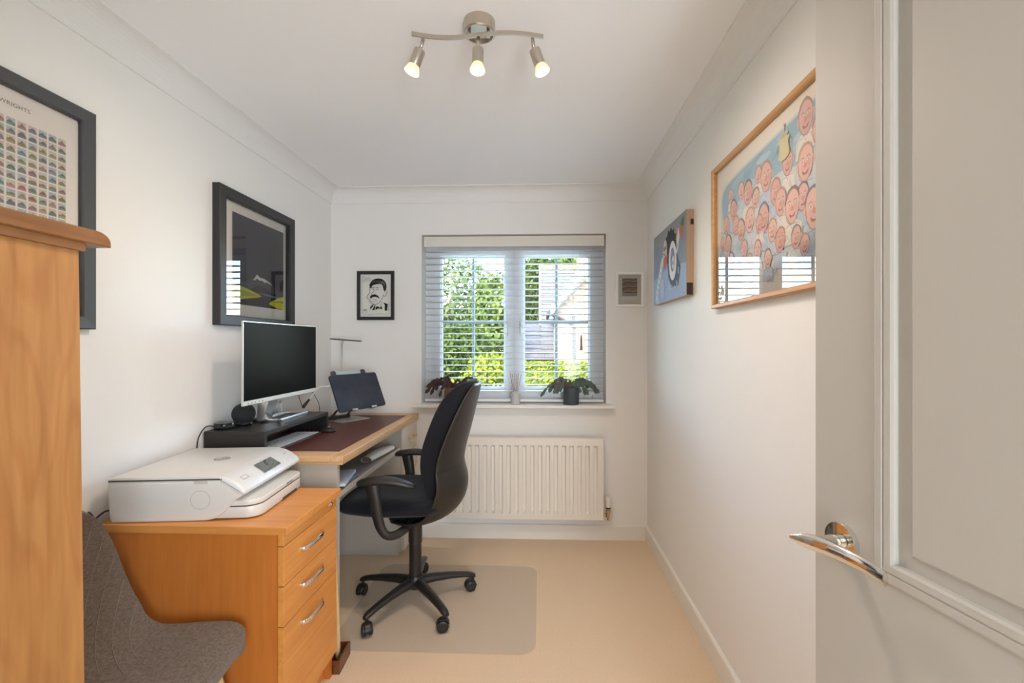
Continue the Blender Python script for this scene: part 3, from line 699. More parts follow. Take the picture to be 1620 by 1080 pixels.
# local frame: x to the front (towards the room), y along the width; base z = 0
yw0, yw1 = -.205, .205
side = [(-.200, .0), (-.209, .012), (-.215, .10), (-.214, .1295), (.118, .1295), (.142, .122), (.168, .108), (.186, .092), (.190, .080), (.182, .072), (.165, .062), (.150, .045), (.130, .022), (.105, .006), (.08, 0)]
obj('printer_body', prism(side, 'y', yw0, yw1, .010, 3), M['white'], pr, angle=30)
lid = [(-.214, .1308), (-.212, .1385), (-.195, .1415), (.105, .1415), (.122, .139), (.124, .1308)]
obj('scanner_lid', prism(lid, 'y', yw0+.002, yw1-.002, .004, 2), M['white'], pr, angle=30)
obj('lid_gap', B(-.211, .121, yw0+.002, yw1-.002, .129, .133), M['seam'], pr)
# control panel: a slim shell over the sloped front
cp = [(.124, .1395), (.146, .1335), (.170, .120), (.190, .104), (.199, .092), (.199, .084), (.190, .078), (.178, .076), (.160, .090), (.135, .110), (.120, .120)]
cpo = obj('control_panel', prism(cp, 'y', yw0-.001, yw1+.001, .012, 4), mat('control_panel_white', (.72, .735, .73), .22), pr, angle=30)
nsl = Vector((.0155, 0, .024)).normalized(); usl = Vector((0, 1, 0)); vsl = usl.cross(nsl)*-1
if vsl.z < 0: vsl = -vsl
pc = Vector((.172, 0, .1205))
pc = Vector((.168, .0, .1222))+nsl*.0012
obj('touch_screen', slab(pc-usl*.055-vsl*.023, usl, vsl, nsl, .115, .046, .0012), M['lcd'], cpo, label='small glossy touch screen')
text('panel_lettering', 'ENVY', .010, pc+usl*.150+nsl*.0006+vsl*.008, usl, vsl, M['seam'], cpo)
bm = NB()
o_ = pc-usl*.150
for a, b, c, d in ((-.016, .016, -.008, -.0068), (-.016, .016, .0068, .008), (-.016, -.0148, -.008, .008), (.0148, .016, -.008, .008)):
    q = slab(o_+usl*a+vsl*c, usl, vsl, nsl, b-a, d-c, .0006); me_ = bpy.data.meshes.new('t'); q.to_mesh(me_); q.free(); bm.from_mesh(me_)
obj('button_outline', bm, mat('faint_mark', (.42, .42, .42), .5), cpo)
bm = NB()
rows = [[Vector((.064+rr*cos(2*pi*k/40), yw0-.0004, .068+rr*sin(2*pi*k/40))) for k in range(40)] for rr in (.0285, .0295)]
obj('side_disc_groove', grid_loft(rows, close=True), mat('groove_mark', (.33, .30, .25), .6), pr)
# hinge cut on the side under the lid
obj('lid_catch', B(.045, .085, yw0-.0004, yw0+.003, .118, .1265), mat('catch_shade', (.60, .58, .52), .5), pr)
rows = [[Vector((0.0+rr*cos(2*pi*k/40), .02+rr*sin(2*pi*k/40), .1418)) for k in range(40)] for rr in (.0215, .0255)]
lg = obj('logo_ring', grid_loft(rows, close=True), mat('logo_bronze', (.16, .12, .07), .3, metal=.7), pr, label='round maker badge on the lid')
text('logo_letters', 'hp', .038, (0, .02, .1418), (.25, 1, 0), (-1, .25, 0), lg.data.materials[0], pr)
# paper tray
tr = [(.10, .006), (.185, .004), (.205, .012), (.2155, .030), (.2155, .056), (.205, .060), (.10, .060)]
tpoly = rrect(.17, .345, .045, 8, .150, -.022)
t1_ = obj('lower_tray', prism([(x, y) for x, y in tpoly], 'z', .004, .040, .003, 2), M['white2'], pr, angle=30)
obj('tray_seam', prism(rrect(.166, .341, .043, 8, .150, -.022), 'z', .039, .0425), M['seam'], pr)
obj('output_tray', prism(rrect(.17, .345, .045, 8, .150, -.022), 'z', .0425, .060, .004, 3), M['white2'], pr, angle=30)
obj('tray_notch', B(.225, .2354, -.030, .085, .0, .012, .001), M['seam'], pr)
obj('pull_slot', B(.2335, .2358, .0, .05, .050, .053), M['seam'], pr)
pcb = obj('printer_cable', T(smoothpts([(-1.355, 1.40, .745), (-1.375, 1.375, .750), (-1.385, 1.345, .735), (-1.380, 1.325, .765), (-1.37, 1.33, .745), (-1.388, 1.335, .70), (-1.388, 1.34, .60), (-1.388, 1.34, .35)], 5), .0028, 6), M['black'], None, label='black printer cable looped against the wall behind pedestal', cat='cable', smooth=True)

# ------------------------------------------------------------------ brown box with pole
bx = thing('wooden_tray_box', 'small dark brown open wooden box on floor beside the pedestal', 'box', (-.80, 1.77, 0), radians(4), local=True)
obj('box_base', B(-.024, .022, -.055, .055, 0, .006), M['boxwood'], bx)
obj('box_side', B(-.024, .022, -.060, -.053, 0, .050), M['boxwood'], bx); obj('box_side', B(-.024, .022, .053, .060, 0, .050), M['boxwood'], bx)
obj('box_side', B(.015, .022, -.053, .053, 0, .055), M['boxwood'], bx); obj('box_side', B(-.024, -.018, -.053, .053, 0, .050), M['boxwood'], bx)
obj('wooden_pole', T([(-.806, 1.768, .007), (-.808, 1.770, .10), (-.822, 1.775, .46), (-.826, 1.778, .60)], [.0095, .0105, .0065, .006], 12), M['paleleg'], None, label='pale tapered wooden pole standing in brown box beside pedestal', cat='pole', smooth=True)

# ------------------------------------------------------------------ chair mat
mm = bpy.data.materials.new('clear_mat_vinyl'); mm.use_nodes = True; nt = mm.node_tree; nt.nodes.clear()
o_ = nt.nodes.new('ShaderNodeOutputMaterial'); tr_ = nt.nodes.new('ShaderNodeBsdfTransparent'); tr_.inputs[0].default_value = (.985, .985, .98, 1)
gl = nt.nodes.new('ShaderNodeBsdfPrincipled'); gl.inputs['Base Color'].default_value = (.66, .655, .64, 1); gl.inputs['Roughness'].default_value = .28
mx = nt.nodes.new('ShaderNodeMixShader'); mx.inputs[0].default_value = .17
vo = nt.nodes.new('ShaderNodeTexVoronoi'); vo.inputs['Scale'].default_value = 48; vo.inputs['Randomness'].default_value = 0
tcc = nt.nodes.new('ShaderNodeTexCoord'); nt.links.new(tcc.outputs['Object'], vo.inputs['Vector'])
bpn = nt.nodes.new('ShaderNodeBump'); bpn.inputs['Strength'].default_value = .35; bpn.inputs['Distance'].default_value = .002
nt.links.new(vo.outputs['Distance'], bpn.inputs['Height']); nt.links.new(bpn.outputs[0], gl.inputs['Normal'])
nt.links.new(tr_.outputs[0], mx.inputs[1]); nt.links.new(gl.outputs[0], mx.inputs[2]); nt.links.new(mx.outputs[0], o_.inputs[0])
mt_ = obj('chair_mat', prism(rrect(.88, .735, .07, 8, -.455, 2.212), 'z', 0.0005, .0035, .001, 1), mm, None, label='clear plastic chair mat on beige carpet under office chair', cat='mat')

# ------------------------------------------------------------------ office chair
CHX, CHY = -.615, 2.205
ch = thing('office_chair', 'black swivel office chair with armrests pulled up to the desk', 'chair', (CHX, CHY, .0035))
fl = .0035
# base: hub and five sloping legs, casters
obj('hub', lathe([(0, .075), (.030, .075), (.040, .085), (.042, .125), (.034, .140), (0, .142)], (CHX, CHY, 0), 28), M['shell_blk'], ch, angle=35)
for k in range(5):
    a = radians(24+72*k); d = Vector((cos(a), sin(a), 0)); n = Vector((-sin(a), cos(a), 0)); c0 = Vector((CHX, CHY, 0)); rows = []
    for t, z, w, hh in ((.03, .108, .026, .022), (.10, .108, .024, .019), (.18, .102, .021, .015), (.25, .092, .019, .012), (.29, .082, .018, .012), (.305, .077, .012, .009)):
        rows.append([c0+d*t+n*(w*cos(b)*abs(cos(b))**-.3 if abs(cos(b)) > .01 else 0)+Vector((0, 0, z+hh*sin(b))) for b in [2*pi*j/12+.01 for j in range(12)]])
    obj('leg', grid_loft(rows, close=True, caps=True), M['shell_blk'], ch, smooth=False, angle=50)
    cc = c0+d*.293; sw = radians([200, 250, 262, 300, 190][k]); ax = Vector((-sin(sw), cos(sw), 0)); tr2 = Vector((cos(sw), sin(sw), 0))
    wc = cc+tr2*.012+Vector((0, 0, fl+.0265))
    cs = obj('caster', T([cc+Vector((0, 0, .050)), cc+Vector((0, 0, .076))], .008, 8), M['shell_blk'], ch)
    bm = NB(); hr = []
    for j in range(9):
        b = radians(-10+200*j/8); hr.append([wc+tr2*.0285*cos(b)+Vector((0, 0, .0285*sin(b)))+ax*s for s in (-.016, -.008, .008, .016)])
    grid_loft(hr, bm=bm)
    ho = obj('caster_hood', bm, M['shell_blk'], cs, smooth=True); m_ = ho.modifiers.new('t', 'SOLIDIFY'); m_.thickness = .002; m_.offset = 1
    for s in (-1, 1):
        obj('wheel', lathe([(0, -.009), (.020, -.009), (.0255, -.006), (.0265, 0), (.0255, .006), (.020, .009), (.010, .0085), (0, .006)], wc+ax*.0145*s, 22, ax*s), M['black'], cs, angle=35)
obj('gas_column', lathe([(0, .13), (.030, .13), (.030, .30), (.033, .302), (.033, .44), (0, .44)], (CHX, CHY, 0), 28), M['shell_blk'], ch, angle=35)
# under-seat mechanism
obj('seat_mechanism', B(CHX-.11, CHX+.12, CHY-.085, CHY+.085, .425, .480, .018, 3), M['shell_blk'], ch, angle=40)
obj('height_lever', T([(CHX-.03, CHY+.08, .43), (CHX-.03, CHY+.19, .425), (CHX-.045, CHY+.25, .435)], [.004, .004, .008], 8), M['shell_blk'], ch, smooth=True)
# seat cushion: rounded, dished pillow
def seat_mesh():
    bm = NB(); nu, nv = 14, 14; top = []; bot = []
    for i in range(nu+1):
        u = -1+2*i/nu; rt = []; rb = []
        for j in range(nv+1):
            v = -1+2*j/nv
            # square to super-ellipse
            uu = u*math.sqrt(1-v*v/2*.62); vv = v*math.sqrt(1-u*u/2*.62)
            x = -.692+uu*.276; y = CHY+vv*.262
            edge = max(abs(u), abs(v)); e = max(0, (edge-.55)/.45)
            zt = .578-.030*e**2.6+(.012*v*v)-(.030*max(0, -u-.35)**1.5)-.006*(1-u*u)
            zb = .494+.018*e**3+(.010*max(0, -u-.2))
            if edge > .999: zt = zb = (zt+zb)/2
            rt.append((x, y, zt)); rb.append((x, y, zb))
        top.append(rt); bot.append(rb)
    tv = [[bm.verts.new(p) for p in r] for r in top]
    bv = [[(tv[i][j] if (i in (0, nu) or j in (0, nv)) else bm.verts.new(bot[i][j])) for j in range(nv+1)] for i in range(nu+1)]
    for G, fl_ in ((tv, 0), (bv, 1)):
        for i in range(nu):
            for j in range(nv):
                f = [G[i][j], G[i+1][j], G[i+1][j+1], G[i][j+1]]
                bm.faces.new(f[::-1] if fl_ else f)
    return bm
subsurf(obj('seat', seat_mesh(), M['fabric_blk'], ch, smooth=True, label='black fabric seat cushion'), 1)
# backrest
rear = [(-.200, 1.075, .0), (-.275, 1.068, .10), (-.298, 1.045, .150), (-.316, .972, .200), (-.348, .855, .218), (-.370, .775, .220), (-.378, .712, .214), (-.372, .655, .206), (-.378, .60, .196), (-.40, .54, .18), (-.44, .495, .165)]
prof = [  # z, x of the rear centre line, half width, thickness, forward wrap of the edges
    (1.104, -.296, .100, .022, .006), (1.100, -.300, .146, .044, .020), (1.078, -.306, .182, .060, .044), (1.035, -.316, .210, .070, .066), (.975, -.330, .226, .072, .084), (.90, -.348, .234, .070, .096), (.83, -.367, .238, .070, .102),
    (.77, -.384, .232, .068, .098), (.71, -.394, .226, .066, .092), (.66, -.394, .214, .062, .084), (.61, -.392, .200, .058, .074), (.565, -.398, .182, .050, .062), (.53, -.412, .160, .036, .05)]
def back_pad():
    bm = NB(); rows = []
    for z, x, hw, th, wr in prof:
        r = []
        n = 24
        for k in range(n):
            a = 2*pi*k/n; cu = cos(a); su = sin(a)
            u = math.copysign(abs(cu)**.55, cu); w = math.copysign(abs(su)**.8, su)
            yy = u*hw; fwd = wr*abs(u)**2.2
            r.append(Vector((x-.012-th/2-fwd-w*th/2*(1-.25*abs(u)), CHY+yy, z)))
        rows.append(r)
    return grid_loft(rows, close=True, caps=True, bm=bm)
subsurf(obj('backrest', back_pad(), M['fabric_blk'], ch, smooth=True, label='black fabric backrest pad'), 1)
def shell_back():
    bm = NB(); pr_ = [  # x, z, half width, wrap
        (-.288, 1.094, .118, .012), (-.290, 1.070, .156, .024), (-.302, 1.020, .190, .042), (-.318, .95, .210, .060), (-.338, .87, .222, .074), (-.358, .80, .226, .082), (-.370, .745, .224, .086), (-.376, .70, .222, .088),
        (-.360, .66, .226, .096), (-.350, .61, .228, .106), (-.355, .56, .226, .110), (-.378, .505, .220, .105), (-.420, .460, .212, .085), (-.48, .430, .205, .06), (-.55, .416, .198, .03), (-.63, .412, .188, 0), (-.70, .420, .165, 0)]
    rows = []
    for x, z, hw, wr in pr_:
        low = max(0, min(1, (.66-z)/.15))
        rows.append([Vector((x-wr*abs(u)**2.0, CHY+u*hw, z+low*.040*abs(u)**2.5)) for u in [-1+2*k/12 for k in range(13)]])
    return grid_loft(rows, bm=bm)
so = obj('back_shell', shell_back(), M['shell_blk'], ch, smooth=True, label='glossy black moulded back shell')
m_ = so.modifiers.new('t', 'SOLIDIFY'); m_.thickness = .012; m_.offset = -1
subsurf(so, 1)
rows = [[Vector((-.3755-.087*abs(u)**2+o, CHY+u*.2235, z)) for u in [-1+2*k/16 for k in range(17)]] for o, z in ((.0015, .703), (.004, .7015), (.0015, .700))]
obj('shell_seam', grid_loft(rows), M['black'], ch, smooth=True)
for s in (-1, 1):
    yc = CHY+s*.262
    pad = []
    for x, z, w, h in smoothpts([(-.800, .668, .012, .008), (-.785, .672, .034, .014), (-.74, .678, .042, .017), (-.68, .682, .042, .016), (-.62, .676, .036, .014), (-.57, .664, .026, .011), (-.545, .656, .012, .006)], 3):
        pad.append([Vector((x, yc+w*cos(a), z+h*sin(a))) for a in [2*pi*k/14 for k in range(14)]])
    am = obj('armrest', grid_loft(pad, close=True, caps=True), M['shell_blk'], ch, smooth=True)
    pts = smoothpts([(-.735, yc, .668), (-.722, yc, .60), (-.712, yc-.004*s, .53), (-.700, yc-.008*s, .475), (-.676, yc-.014*s, .437), (-.645, yc-.035*s, .428), (-.615, yc-.075*s, .436), (-.60, yc-.13*s, .446)], 4)
    n = len(pts)
    obj('arm_support', T(pts, [.030-.010*i/n for i in range(n)], 12, flat=(.95, .60)) if False else T(pts, [.032-.012*min(1, i/(n*.5)) for i in range(n)], 12, flat=(1.0, .62), up=(0, 1, 0)), M['shell_blk'], am, smooth=True)

# ------------------------------------------------------------------ grey upholstered chair in front of the pedestal
gc = thing('upholstered_side_chair', 'grey woven fabric side chair in front of the beech pedestal', 'chair', (-1.045, 1.075, 0), radians(8), local=True)
gp = smoothpts([(.218, .400, .160), (.208, .430, .192), (.165, .448, .206), (.08, .448, .212), (.0, .446, .214), (-.06, .456, .214), (-.112, .486, .212), (-.152, .545, .210), (-.182, .625, .206), (-.206, .71, .198), (-.230, .785, .178), (-.248, .822, .13)], 3)
rows = []
for i, (x, z, hw) in enumerate(gp):
    t = min(1, max(0, (i-12)/8)); r = []
    for k in range(17):
        u = -1+2*k/16
        r.append(Vector((x+t*.050*abs(u)**2.4, hw*u, z+(1-t)*.010*abs(u)**2.5-(.02*abs(u)**4 if i < 3 else 0))))
    rows.append(r)
bm = grid_loft(rows); bm.normal_update()
if sum(f.normal.z for f in bm.faces) < 0: bmesh.ops.reverse_faces(bm, faces=bm.faces)
so = obj('upholstered_shell', bm, M['fabgrey'], gc, smooth=True, recalc=False)
m_ = so.modifiers.new('t', 'SOLIDIFY'); m_.thickness = .022; m_.offset = -1
bv_ = so.modifiers.new('b', 'BEVEL'); bv_.width = .007; bv_.segments = 2; bv_.limit_method = 'ANGLE'; bv_.angle_limit = radians(50)
# pale stitched lines fanning over the back
bm = NB()
def shell_pt(fi, u):
    i = min(int(fi), len(gp)-2); f = fi-i; a = gp[i]; b = gp[i+1]; x, z, hw = [a[q]*(1-f)+b[q]*f for q in range(3)]; t = min(1, max(0, (fi-12)/8))
    nx, nz = (b[1]-a[1]), -(b[0]-a[0]); L = math.hypot(nx, nz); nx, nz = nx/L, nz/L
    return Vector((x+t*.050*abs(u)**2.4+nx*.0012, hw*u, z+(1-t)*.010*abs(u)**2.5+nz*.0012))
thr = mat('pale_thread', (.27, .235, .20), .9); bm.free()
for f0, f1, u1 in ((32, 24, .2), (30, 21, .2), (28, 18.5, .2), (25.5, 15, .1), (23, 12, .1), (20, 9, .1), (17, 7, .2)):
    obj('stitched_line', T([shell_pt(f0+(f1-f0)*k/10, .95+(u1-.95)*k/10) for k in range(11)], .0008, 4), thr, gc, label='pale stitched line')
for sx, sy in ((.13, .14), (.13, -.14), (-.13, .14), (-.13, -.14)):
    obj('leg', T([(sx, sy, .442), (sx*1.55, sy*1.35, 0)], [.016, .010], 12), M['paleleg'], gc, smooth=True)
obj('seat_bracket', B(-.15, .15, -.02, .02, .425, .440), M['black'], gc)

# ------------------------------------------------------------------ pine bookcase at the left edge
bk = thing('pine_bookcase', 'tall waxed pine bookcase at the left with rounded top board', 'bookcase', (-1.15, .66, 0))
KX, KY = -.900, .845
sd = NB()   # side panel whose front edge leans out a little towards the floor
prism([(.47, 0), (KY+.019, 0), (KY, 1.478), (.47, 1.478)], 'x', KX-.022, KX, 0, 1, sd)
obj('side_panel', sd, M['pine'], bk)
obj('side_panel', prism([(.47, 0), (KY+.019, 0), (KY, 1.478), (.47, 1.478)], 'x', -1.372, -1.350), M['pine'], bk)
obj('back_board', B(-1.35, KX-.022, .47, .478, .03, 1.478), M['pine'], bk)
tp = [(.455, 1.478)]+[(KY+.050-.0, 1.478), (KY+.050, 1.486)]+[(KY+.050-.028*(1-cos(radians(a))), 1.486+.020*sin(radians(a))) for a in (15, 30, 45, 60, 75, 90)]+[(.455, 1.506)]
obj('top_board', prism(tp, 'x', -1.392, KX+.018, .002, 1), M['pine_y'], bk, label='darker rounded top board')
obj('cornice_strip', B(KX, KX+.008, .47, KY+.006, 1.462, 1.478), M['pine_y'], bk)
for z in (.06, .42, .78, 1.13): obj('shelf', B(-1.35, KX-.022, .478, KY-.004, z, z+.02), M['pine'], bk)
obj('kick_board', B(-1.35, KX-.022, KY-.01, KY+.004, 0, .06), M['pine'], bk)

# ------------------------------------------------------------------ pictures
def picture(name, label, cat_group, O, U, V, N, w, h, fw, d, fm, mount=None, board=.006):
    t_ = thing(name, label, 'picture', tuple(Vector(O)), 0)
    obj('frame', frame_ring(O, U, V, N, w, h, fw, d), fm, t_)
    obj('mount_board', slab(Vector(O)+Vector(U)*fw*.9+Vector(V)*fw*.9+Vector(N)*.001, U, V, N, w-fw*1.8, h-fw*1.8, board), mount or M['cardw'], t_)
    return t_
def pglass(t_, O, U, V, N, w, h, fw, off):
    obj('glass', quad(Vector(O)+Vector(U)*fw*.95+Vector(V)*fw*.95+Vector(N)*off, U, V, w-fw*1.9, h-fw*1.9), M['pglass'], t_, recalc=False)
Z_ = (0, 0, 1)
# 1: landscape print, left wall, above the monitor. u runs along +y
O = Vector((XL, 1.866, 1.362)); U = Vector((0, 1, 0)); V = Vector(Z_); N = Vector((1, 0, 0)); w, h, fw = .588, .608, .045
t1 = picture('framed_landscape_print', 'black framed print of white peak and yellow fields above the monitor', None, O, U, V, N, w, h, fw, .035, M['blackm'])
p = Print(O+N*.0075-V*.012, U, V, N)
ax0, ax1, ay0, ay1 = 114, 519, 114, 531
def cl(pts): return [(min(max(a, ax0), ax1), min(max(b, ay0), ay1)) for a, b in pts]
p.rect(ax0, ax1, ay0, ay1, (.066, .070, .100))
p.poly(cl([(ax0, 195), (140, 205), (175, 220), (215, 226), (250, 250), (275, 245), (290, 270), (315, 255), (350, 250), (385, 240), (430, 230), (470, 212), (525, 205), (525, 115), (100, 115)]), (.105, .110, .135))
p.poly(cl([(262, 240), (292, 272), (312, 260), (352, 258), (392, 246), (420, 235), (400, 236), (372, 243), (350, 238), (335, 246), (310, 244), (292, 252), (275, 240)] ), (.86, .86, .88))
p.poly(cl([(ax0, 178), (160, 185), (230, 190), (300, 220), (360, 212), (420, 190), (470, 182), (525, 180), (525, 115), (100, 115)] ), (.050, .050, .052))
p.poly(cl([(280, 180), (350, 176), (420, 170), (525, 165), (525, 178), (430, 180), (350, 184)] ), (.20, .25, .42))
p.poly(cl([(ax0, 205), (150, 200), (200, 196), (250, 188), (285, 180), (330, 168), (300, 158), (240, 150), (180, 140), (ax0, 132)] ), (.70, .68, .03))
p.poly(cl([(ax0, 180), (170, 185), (230, 178), (300, 165), (235, 160), (160, 150), (ax0, 150)] ), (.42, .47, .04))
p.poly(cl([(410, 150), (450, 165), (490, 178), (525, 186), (525, ay0), (470, 117), (400, 130), (385, 138)] ), (.78, .76, .02))
p.poly(cl([(420, 148), (470, 158), (525, 160), (525, 150), (460, 146)] ), (.40, .45, .03))
p.poly(cl([(250, 150), (320, 162), (380, 158), (410, 150), (385, 135), (400, 122), (300, 122), (225, 135)] ), (.035, .035, .035))
p.done('print', t1); pglass(t1, O, U, V, N, w, h, fw, .014)
# 2: fells poster, left wall, near camera
O = Vector((XL, .878, 1.325)); w, h, fw = .464, .665, .040
t2 = picture('framed_grid_poster', 'charcoal framed poster with grid of small mountain pictures above bookcase', None, O, U, V, N, w, h, fw, .025, M['greyf'])
p = Print(O+N*.0075, U, V, N, .00002)
p.rect(40, 424, 40, 625, (.86, .85, .82))
cw_, chh = 20.3, 19.6; rr_ = R
for r_ in range(22):
    for c_ in range(16):
        x0 = 388-25.3*c_-cw_; y0 = 550-23.4*r_-chh
        if x0 < 50 or y0 < 70: continue
        base = rr_.choice([(.30, .19, .16), (.19, .23, .21), (.33, .28, .17), (.19, .22, .28), (.26, .23, .28), (.36, .22, .22), (.24, .27, .17), (.27, .24, .21), (.40, .30, .22), (.20, .21, .22)])
        sky = rr_.choice([(.50, .60, .62), (.62, .66, .60), (.66, .60, .55), (.45, .55, .62)])
        p.h = .00002; p.rect(x0, x0+cw_, y0, y0+chh, sky)
        pk_ = [(x0, y0), (x0+cw_, y0)]+[(x0+cw_*f, y0+chh*v) for f, v in ((1, rr_.uniform(.2, .5)), (.75, rr_.uniform(.45, .7)), (.5, rr_.uniform(.6, .85)), (.25, rr_.uniform(.4, .65)), (0, rr_.uniform(.15, .5)))]
        p.h = .00006; p.poly(pk_, base)
        p.h = .00010; p.poly([(x0, y0), (x0+cw_, y0), (x0+cw_, y0+chh*.25), (x0+cw_*.5, y0+chh*rr_.uniform(.15, .4)), (x0, y0+chh*.3)], tuple(min(1, q*rr_.uniform(.8, 1.5)+.05) for q in base))
p.done('print', t2)
text('poster_lettering', 'WAINWRIGHTS', .0150, O+N*.0082+U*.238+V*.585, U, V, mat('grey_ink', (.20, .20, .20), .7), t2, spacing=1.12)
pglass(t2, O, U, V, N, w, h, fw, .012)
# 3: ink caricature, back wall left
O = Vector((-1.214, YB, 1.440)); U = Vector((1, 0, 0)); N = Vector((0, -1, 0)); w, h, fw = .248, .325, .021
t3 = picture('framed_ink_caricature', 'black framed ink caricature of moustached man left of the window', None, O, U, V, N, w, h, fw, .020, M['blackm'], M['paper'])
p = Print(O+N*.0078, U, V, N, .00005); K = (.02, .02, .02); Wt = (.80, .78, .73)
S = lambda pts, w=1.6: p.line(smoothpts(pts, 4), w, K)
p.poly(smoothpts([(80, 232), (95, 258), (115, 272), (145, 276), (175, 268), (192, 245), (196, 220), (186, 190), (176, 205), (168, 232), (150, 240), (120, 236), (100, 228), (92, 210), (84, 218)], 3), K)
p.poly([(150, 250), (172, 256), (186, 240), (188, 222), (176, 240), (160, 246)], (.20, .20, .20))
for k in range(6): p.line([(100+12*k, 246+4*sin(k)), (112+12*k, 264)], 1.6, (.5, .5, .5))
S([(84, 218), (82, 205), (86, 190), (80, 178), (70, 165), (66, 150), (74, 138), (86, 130), (92, 118), (104, 108), (122, 104), (142, 112), (158, 128), (170, 148), (174, 170)], 2.6)
S([(176, 196), (190, 206), (200, 196), (198, 176), (190, 160), (180, 158), (174, 166)], 2.2); S([(182, 190), (192, 188), (186, 174)], 1.3)
p.poly(smoothpts([(84, 150), (96, 166), (118, 170), (140, 160), (150, 142), (136, 150), (120, 154), (104, 152), (92, 142)], 3), K)
S([(94, 212), (104, 218), (116, 214)], 3.2); S([(122, 212), (134, 218), (148, 212)], 3.2)
S([(96, 204), (106, 208), (116, 202)], 1.8); S([(124, 202), (136, 207), (146, 200)], 1.8); p.ell(107, 203, 2.5, 2.5, K); p.ell(134, 202, 2.5, 2.5, K)
S([(116, 200), (108, 186), (96, 176), (98, 168), (112, 168), (122, 174)], 2.0); S([(104, 134), (118, 136), (132, 130)], 1.8); S([(100, 122), (112, 126), (124, 120)], 1.3)
S([(86, 130), (84, 116), (92, 100)], 1.5); S([(76, 170), (88, 164)], 1.4)
p.poly([(86, 72), (104, 88), (112, 108), (100, 100), (88, 88)], K); p.poly([(176, 118), (206, 104), (200, 60), (184, 64), (186, 96)], K)
p.poly([(122, 84), (136, 92), (150, 82), (164, 92), (168, 70), (152, 76), (138, 76), (124, 66)], K); p.poly([(100, 66), (118, 98), (122, 98), (116, 66)], K)
S([(112, 108), (124, 92)], 1.6); S([(170, 124), (160, 92)], 1.6); S([(96, 84), (84, 62)], 1.5); S([(200, 100), (216, 108), (208, 64)], 1.5)
# signatures
S([(36, 268), (40, 290), (50, 288), (54, 272), (44, 262), (36, 268)], 1.3); S([(60, 278), (56, 270), (62, 268), (66, 278), (68, 270)], 1.2); S([(70, 280), (74, 270), (79, 282)], 1.2); S([(82, 275), (88, 279), (86, 271), (93, 272)], 1.2); S([(36, 254), (60, 260), (90, 262)], 1.2)
for k in range(5): S([(38+5*k, 60+3*(k % 2)), (42+5*k, 72), (46+5*k, 58)], 1.1)
S([(36, 50), (56, 54), (74, 48)], 1.0); S([(34, 40), (90, 36), (150, 42), (212, 36)], 1.2); S([(34, 40), (30, 120), (34, 200), (30, 290)], 1.0); S([(212, 292), (216, 200), (212, 120), (214, 40)], 1.0)
p.done('ink_drawing', t3); pglass(t3, O, U, V, N, w, h, fw, .011)
# 4: small white framed photograph, back wall right
O = Vector((.497, YB, 1.522)); w, h, fw = .182, .228, .017
t4 = picture('framed_small_photograph', 'small white framed photograph of brown rock right of the window', None, O, U, V, N, w, h, fw, .022, mat('white_frame_paint', (.93, .93, .92), .35), mat('stone_mount_card', (.66, .64, .57), .8))
p = Print(O+N*.0078, U, V, N, .00005)
p.rect(38, 144, 42, 192, (.72, .70, .66)); p.rect(42, 140, 70, 186, (.28, .21, .165))
for k in range(9):
    y = 84+11*k; c = [(.16, .10, .075), (.40, .30, .24), (.22, .15, .11)][k % 3]
    p.poly([(42, y), (62, y+10), (85, y+16), (110, y+8), (140, y+14), (140, y+8), (110, y+2), (85, y+9), (62, y+4), (42, y-5)], c)
p.rect(42, 140, 70, 90, (.35, .31, .28)); p.rect(42, 140, 84, 86, (.5, .45, .4)); p.done('photograph', t4); pglass(t4, O, U, V, N, w, h, fw, .012)
# 5: unframed canvas, right wall. u runs along -y seen from the room (left = far)
cv = thing('canvas_picture', 'unframed grey-blue canvas of dark-haired masked figure on right wall', 'picture', (XR, 2.32, 1.5))
O = Vector((XR, 2.650, 1.505)); U = Vector((0, -1, 0)); N = Vector((-1, 0, 0)); w, h = .578, .390
obj('stretched_canvas', slab(O, U, V, N, w, h, .034), mat('canvas_edge_tan', (.50, .36, .25), .8), cv)
p = Print(O+N*.0342, U*.882, V, N, .00008)
p.rect(0, 655, 0, 390, (.25, .29, .36)); p.poly([(0, 0), (655, 0), (655, 150), (330, 175), (0, 140)], (.33, .40, .54)); p.poly([(0, 390), (655, 390), (655, 300), (300, 290), (0, 330)], (.30, .31, .33))
DK = (.045, .045, .055)
sp_ = []
for k in range(26):
    a = 2*pi*k/26; r = 1.0 if k % 2 else 1.2; sp_.append((370+105*r*cos(a), 268+86*r*sin(a)))
p.poly(sp_, DK); p.poly([(300, 240), (330, 120), (400, 60), (520, 60), (560, 140), (500, 220), (440, 250)], (.10, .11, .15))
p.poly(smoothpts([(215, 270), (240, 320), (285, 322), (300, 270), (290, 215), (262, 180), (235, 200), (215, 230)], 3), (.60, .50, .46)); p.poly([(225, 200), (262, 172), (300, 205), (290, 248), (250, 240), (232, 226)], (.58, .12, .10))
p.ell(245, 282, 10, 14, DK); p.ell(275, 284, 9, 13, DK); p.line([(222, 262), (255, 250), (294, 262)], 6, (.2, .06, .05))
p.ell(415, 195, 72, 100, (.74, .72, .74), .1, 22); p.ell(415, 200, 42, 62, (.22, .25, .32), .1, 20); p.ell(425, 185, 22, 34, (.66, .62, .66)); p.ell(425, 182, 8, 12, DK); p.ell(400, 232, 12, 10, (.55, .25, .35))
p.poly([(470, 235), (520, 335), (560, 320), (520, 240), (498, 215)], (.70, .66, .56)); p.poly([(535, 325), (570, 350), (610, 345), (600, 300), (575, 262), (545, 290)], (.52, .18, .15)); p.poly([(555, 345), (600, 375), (625, 350), (600, 325)], (.10, .22, .13))
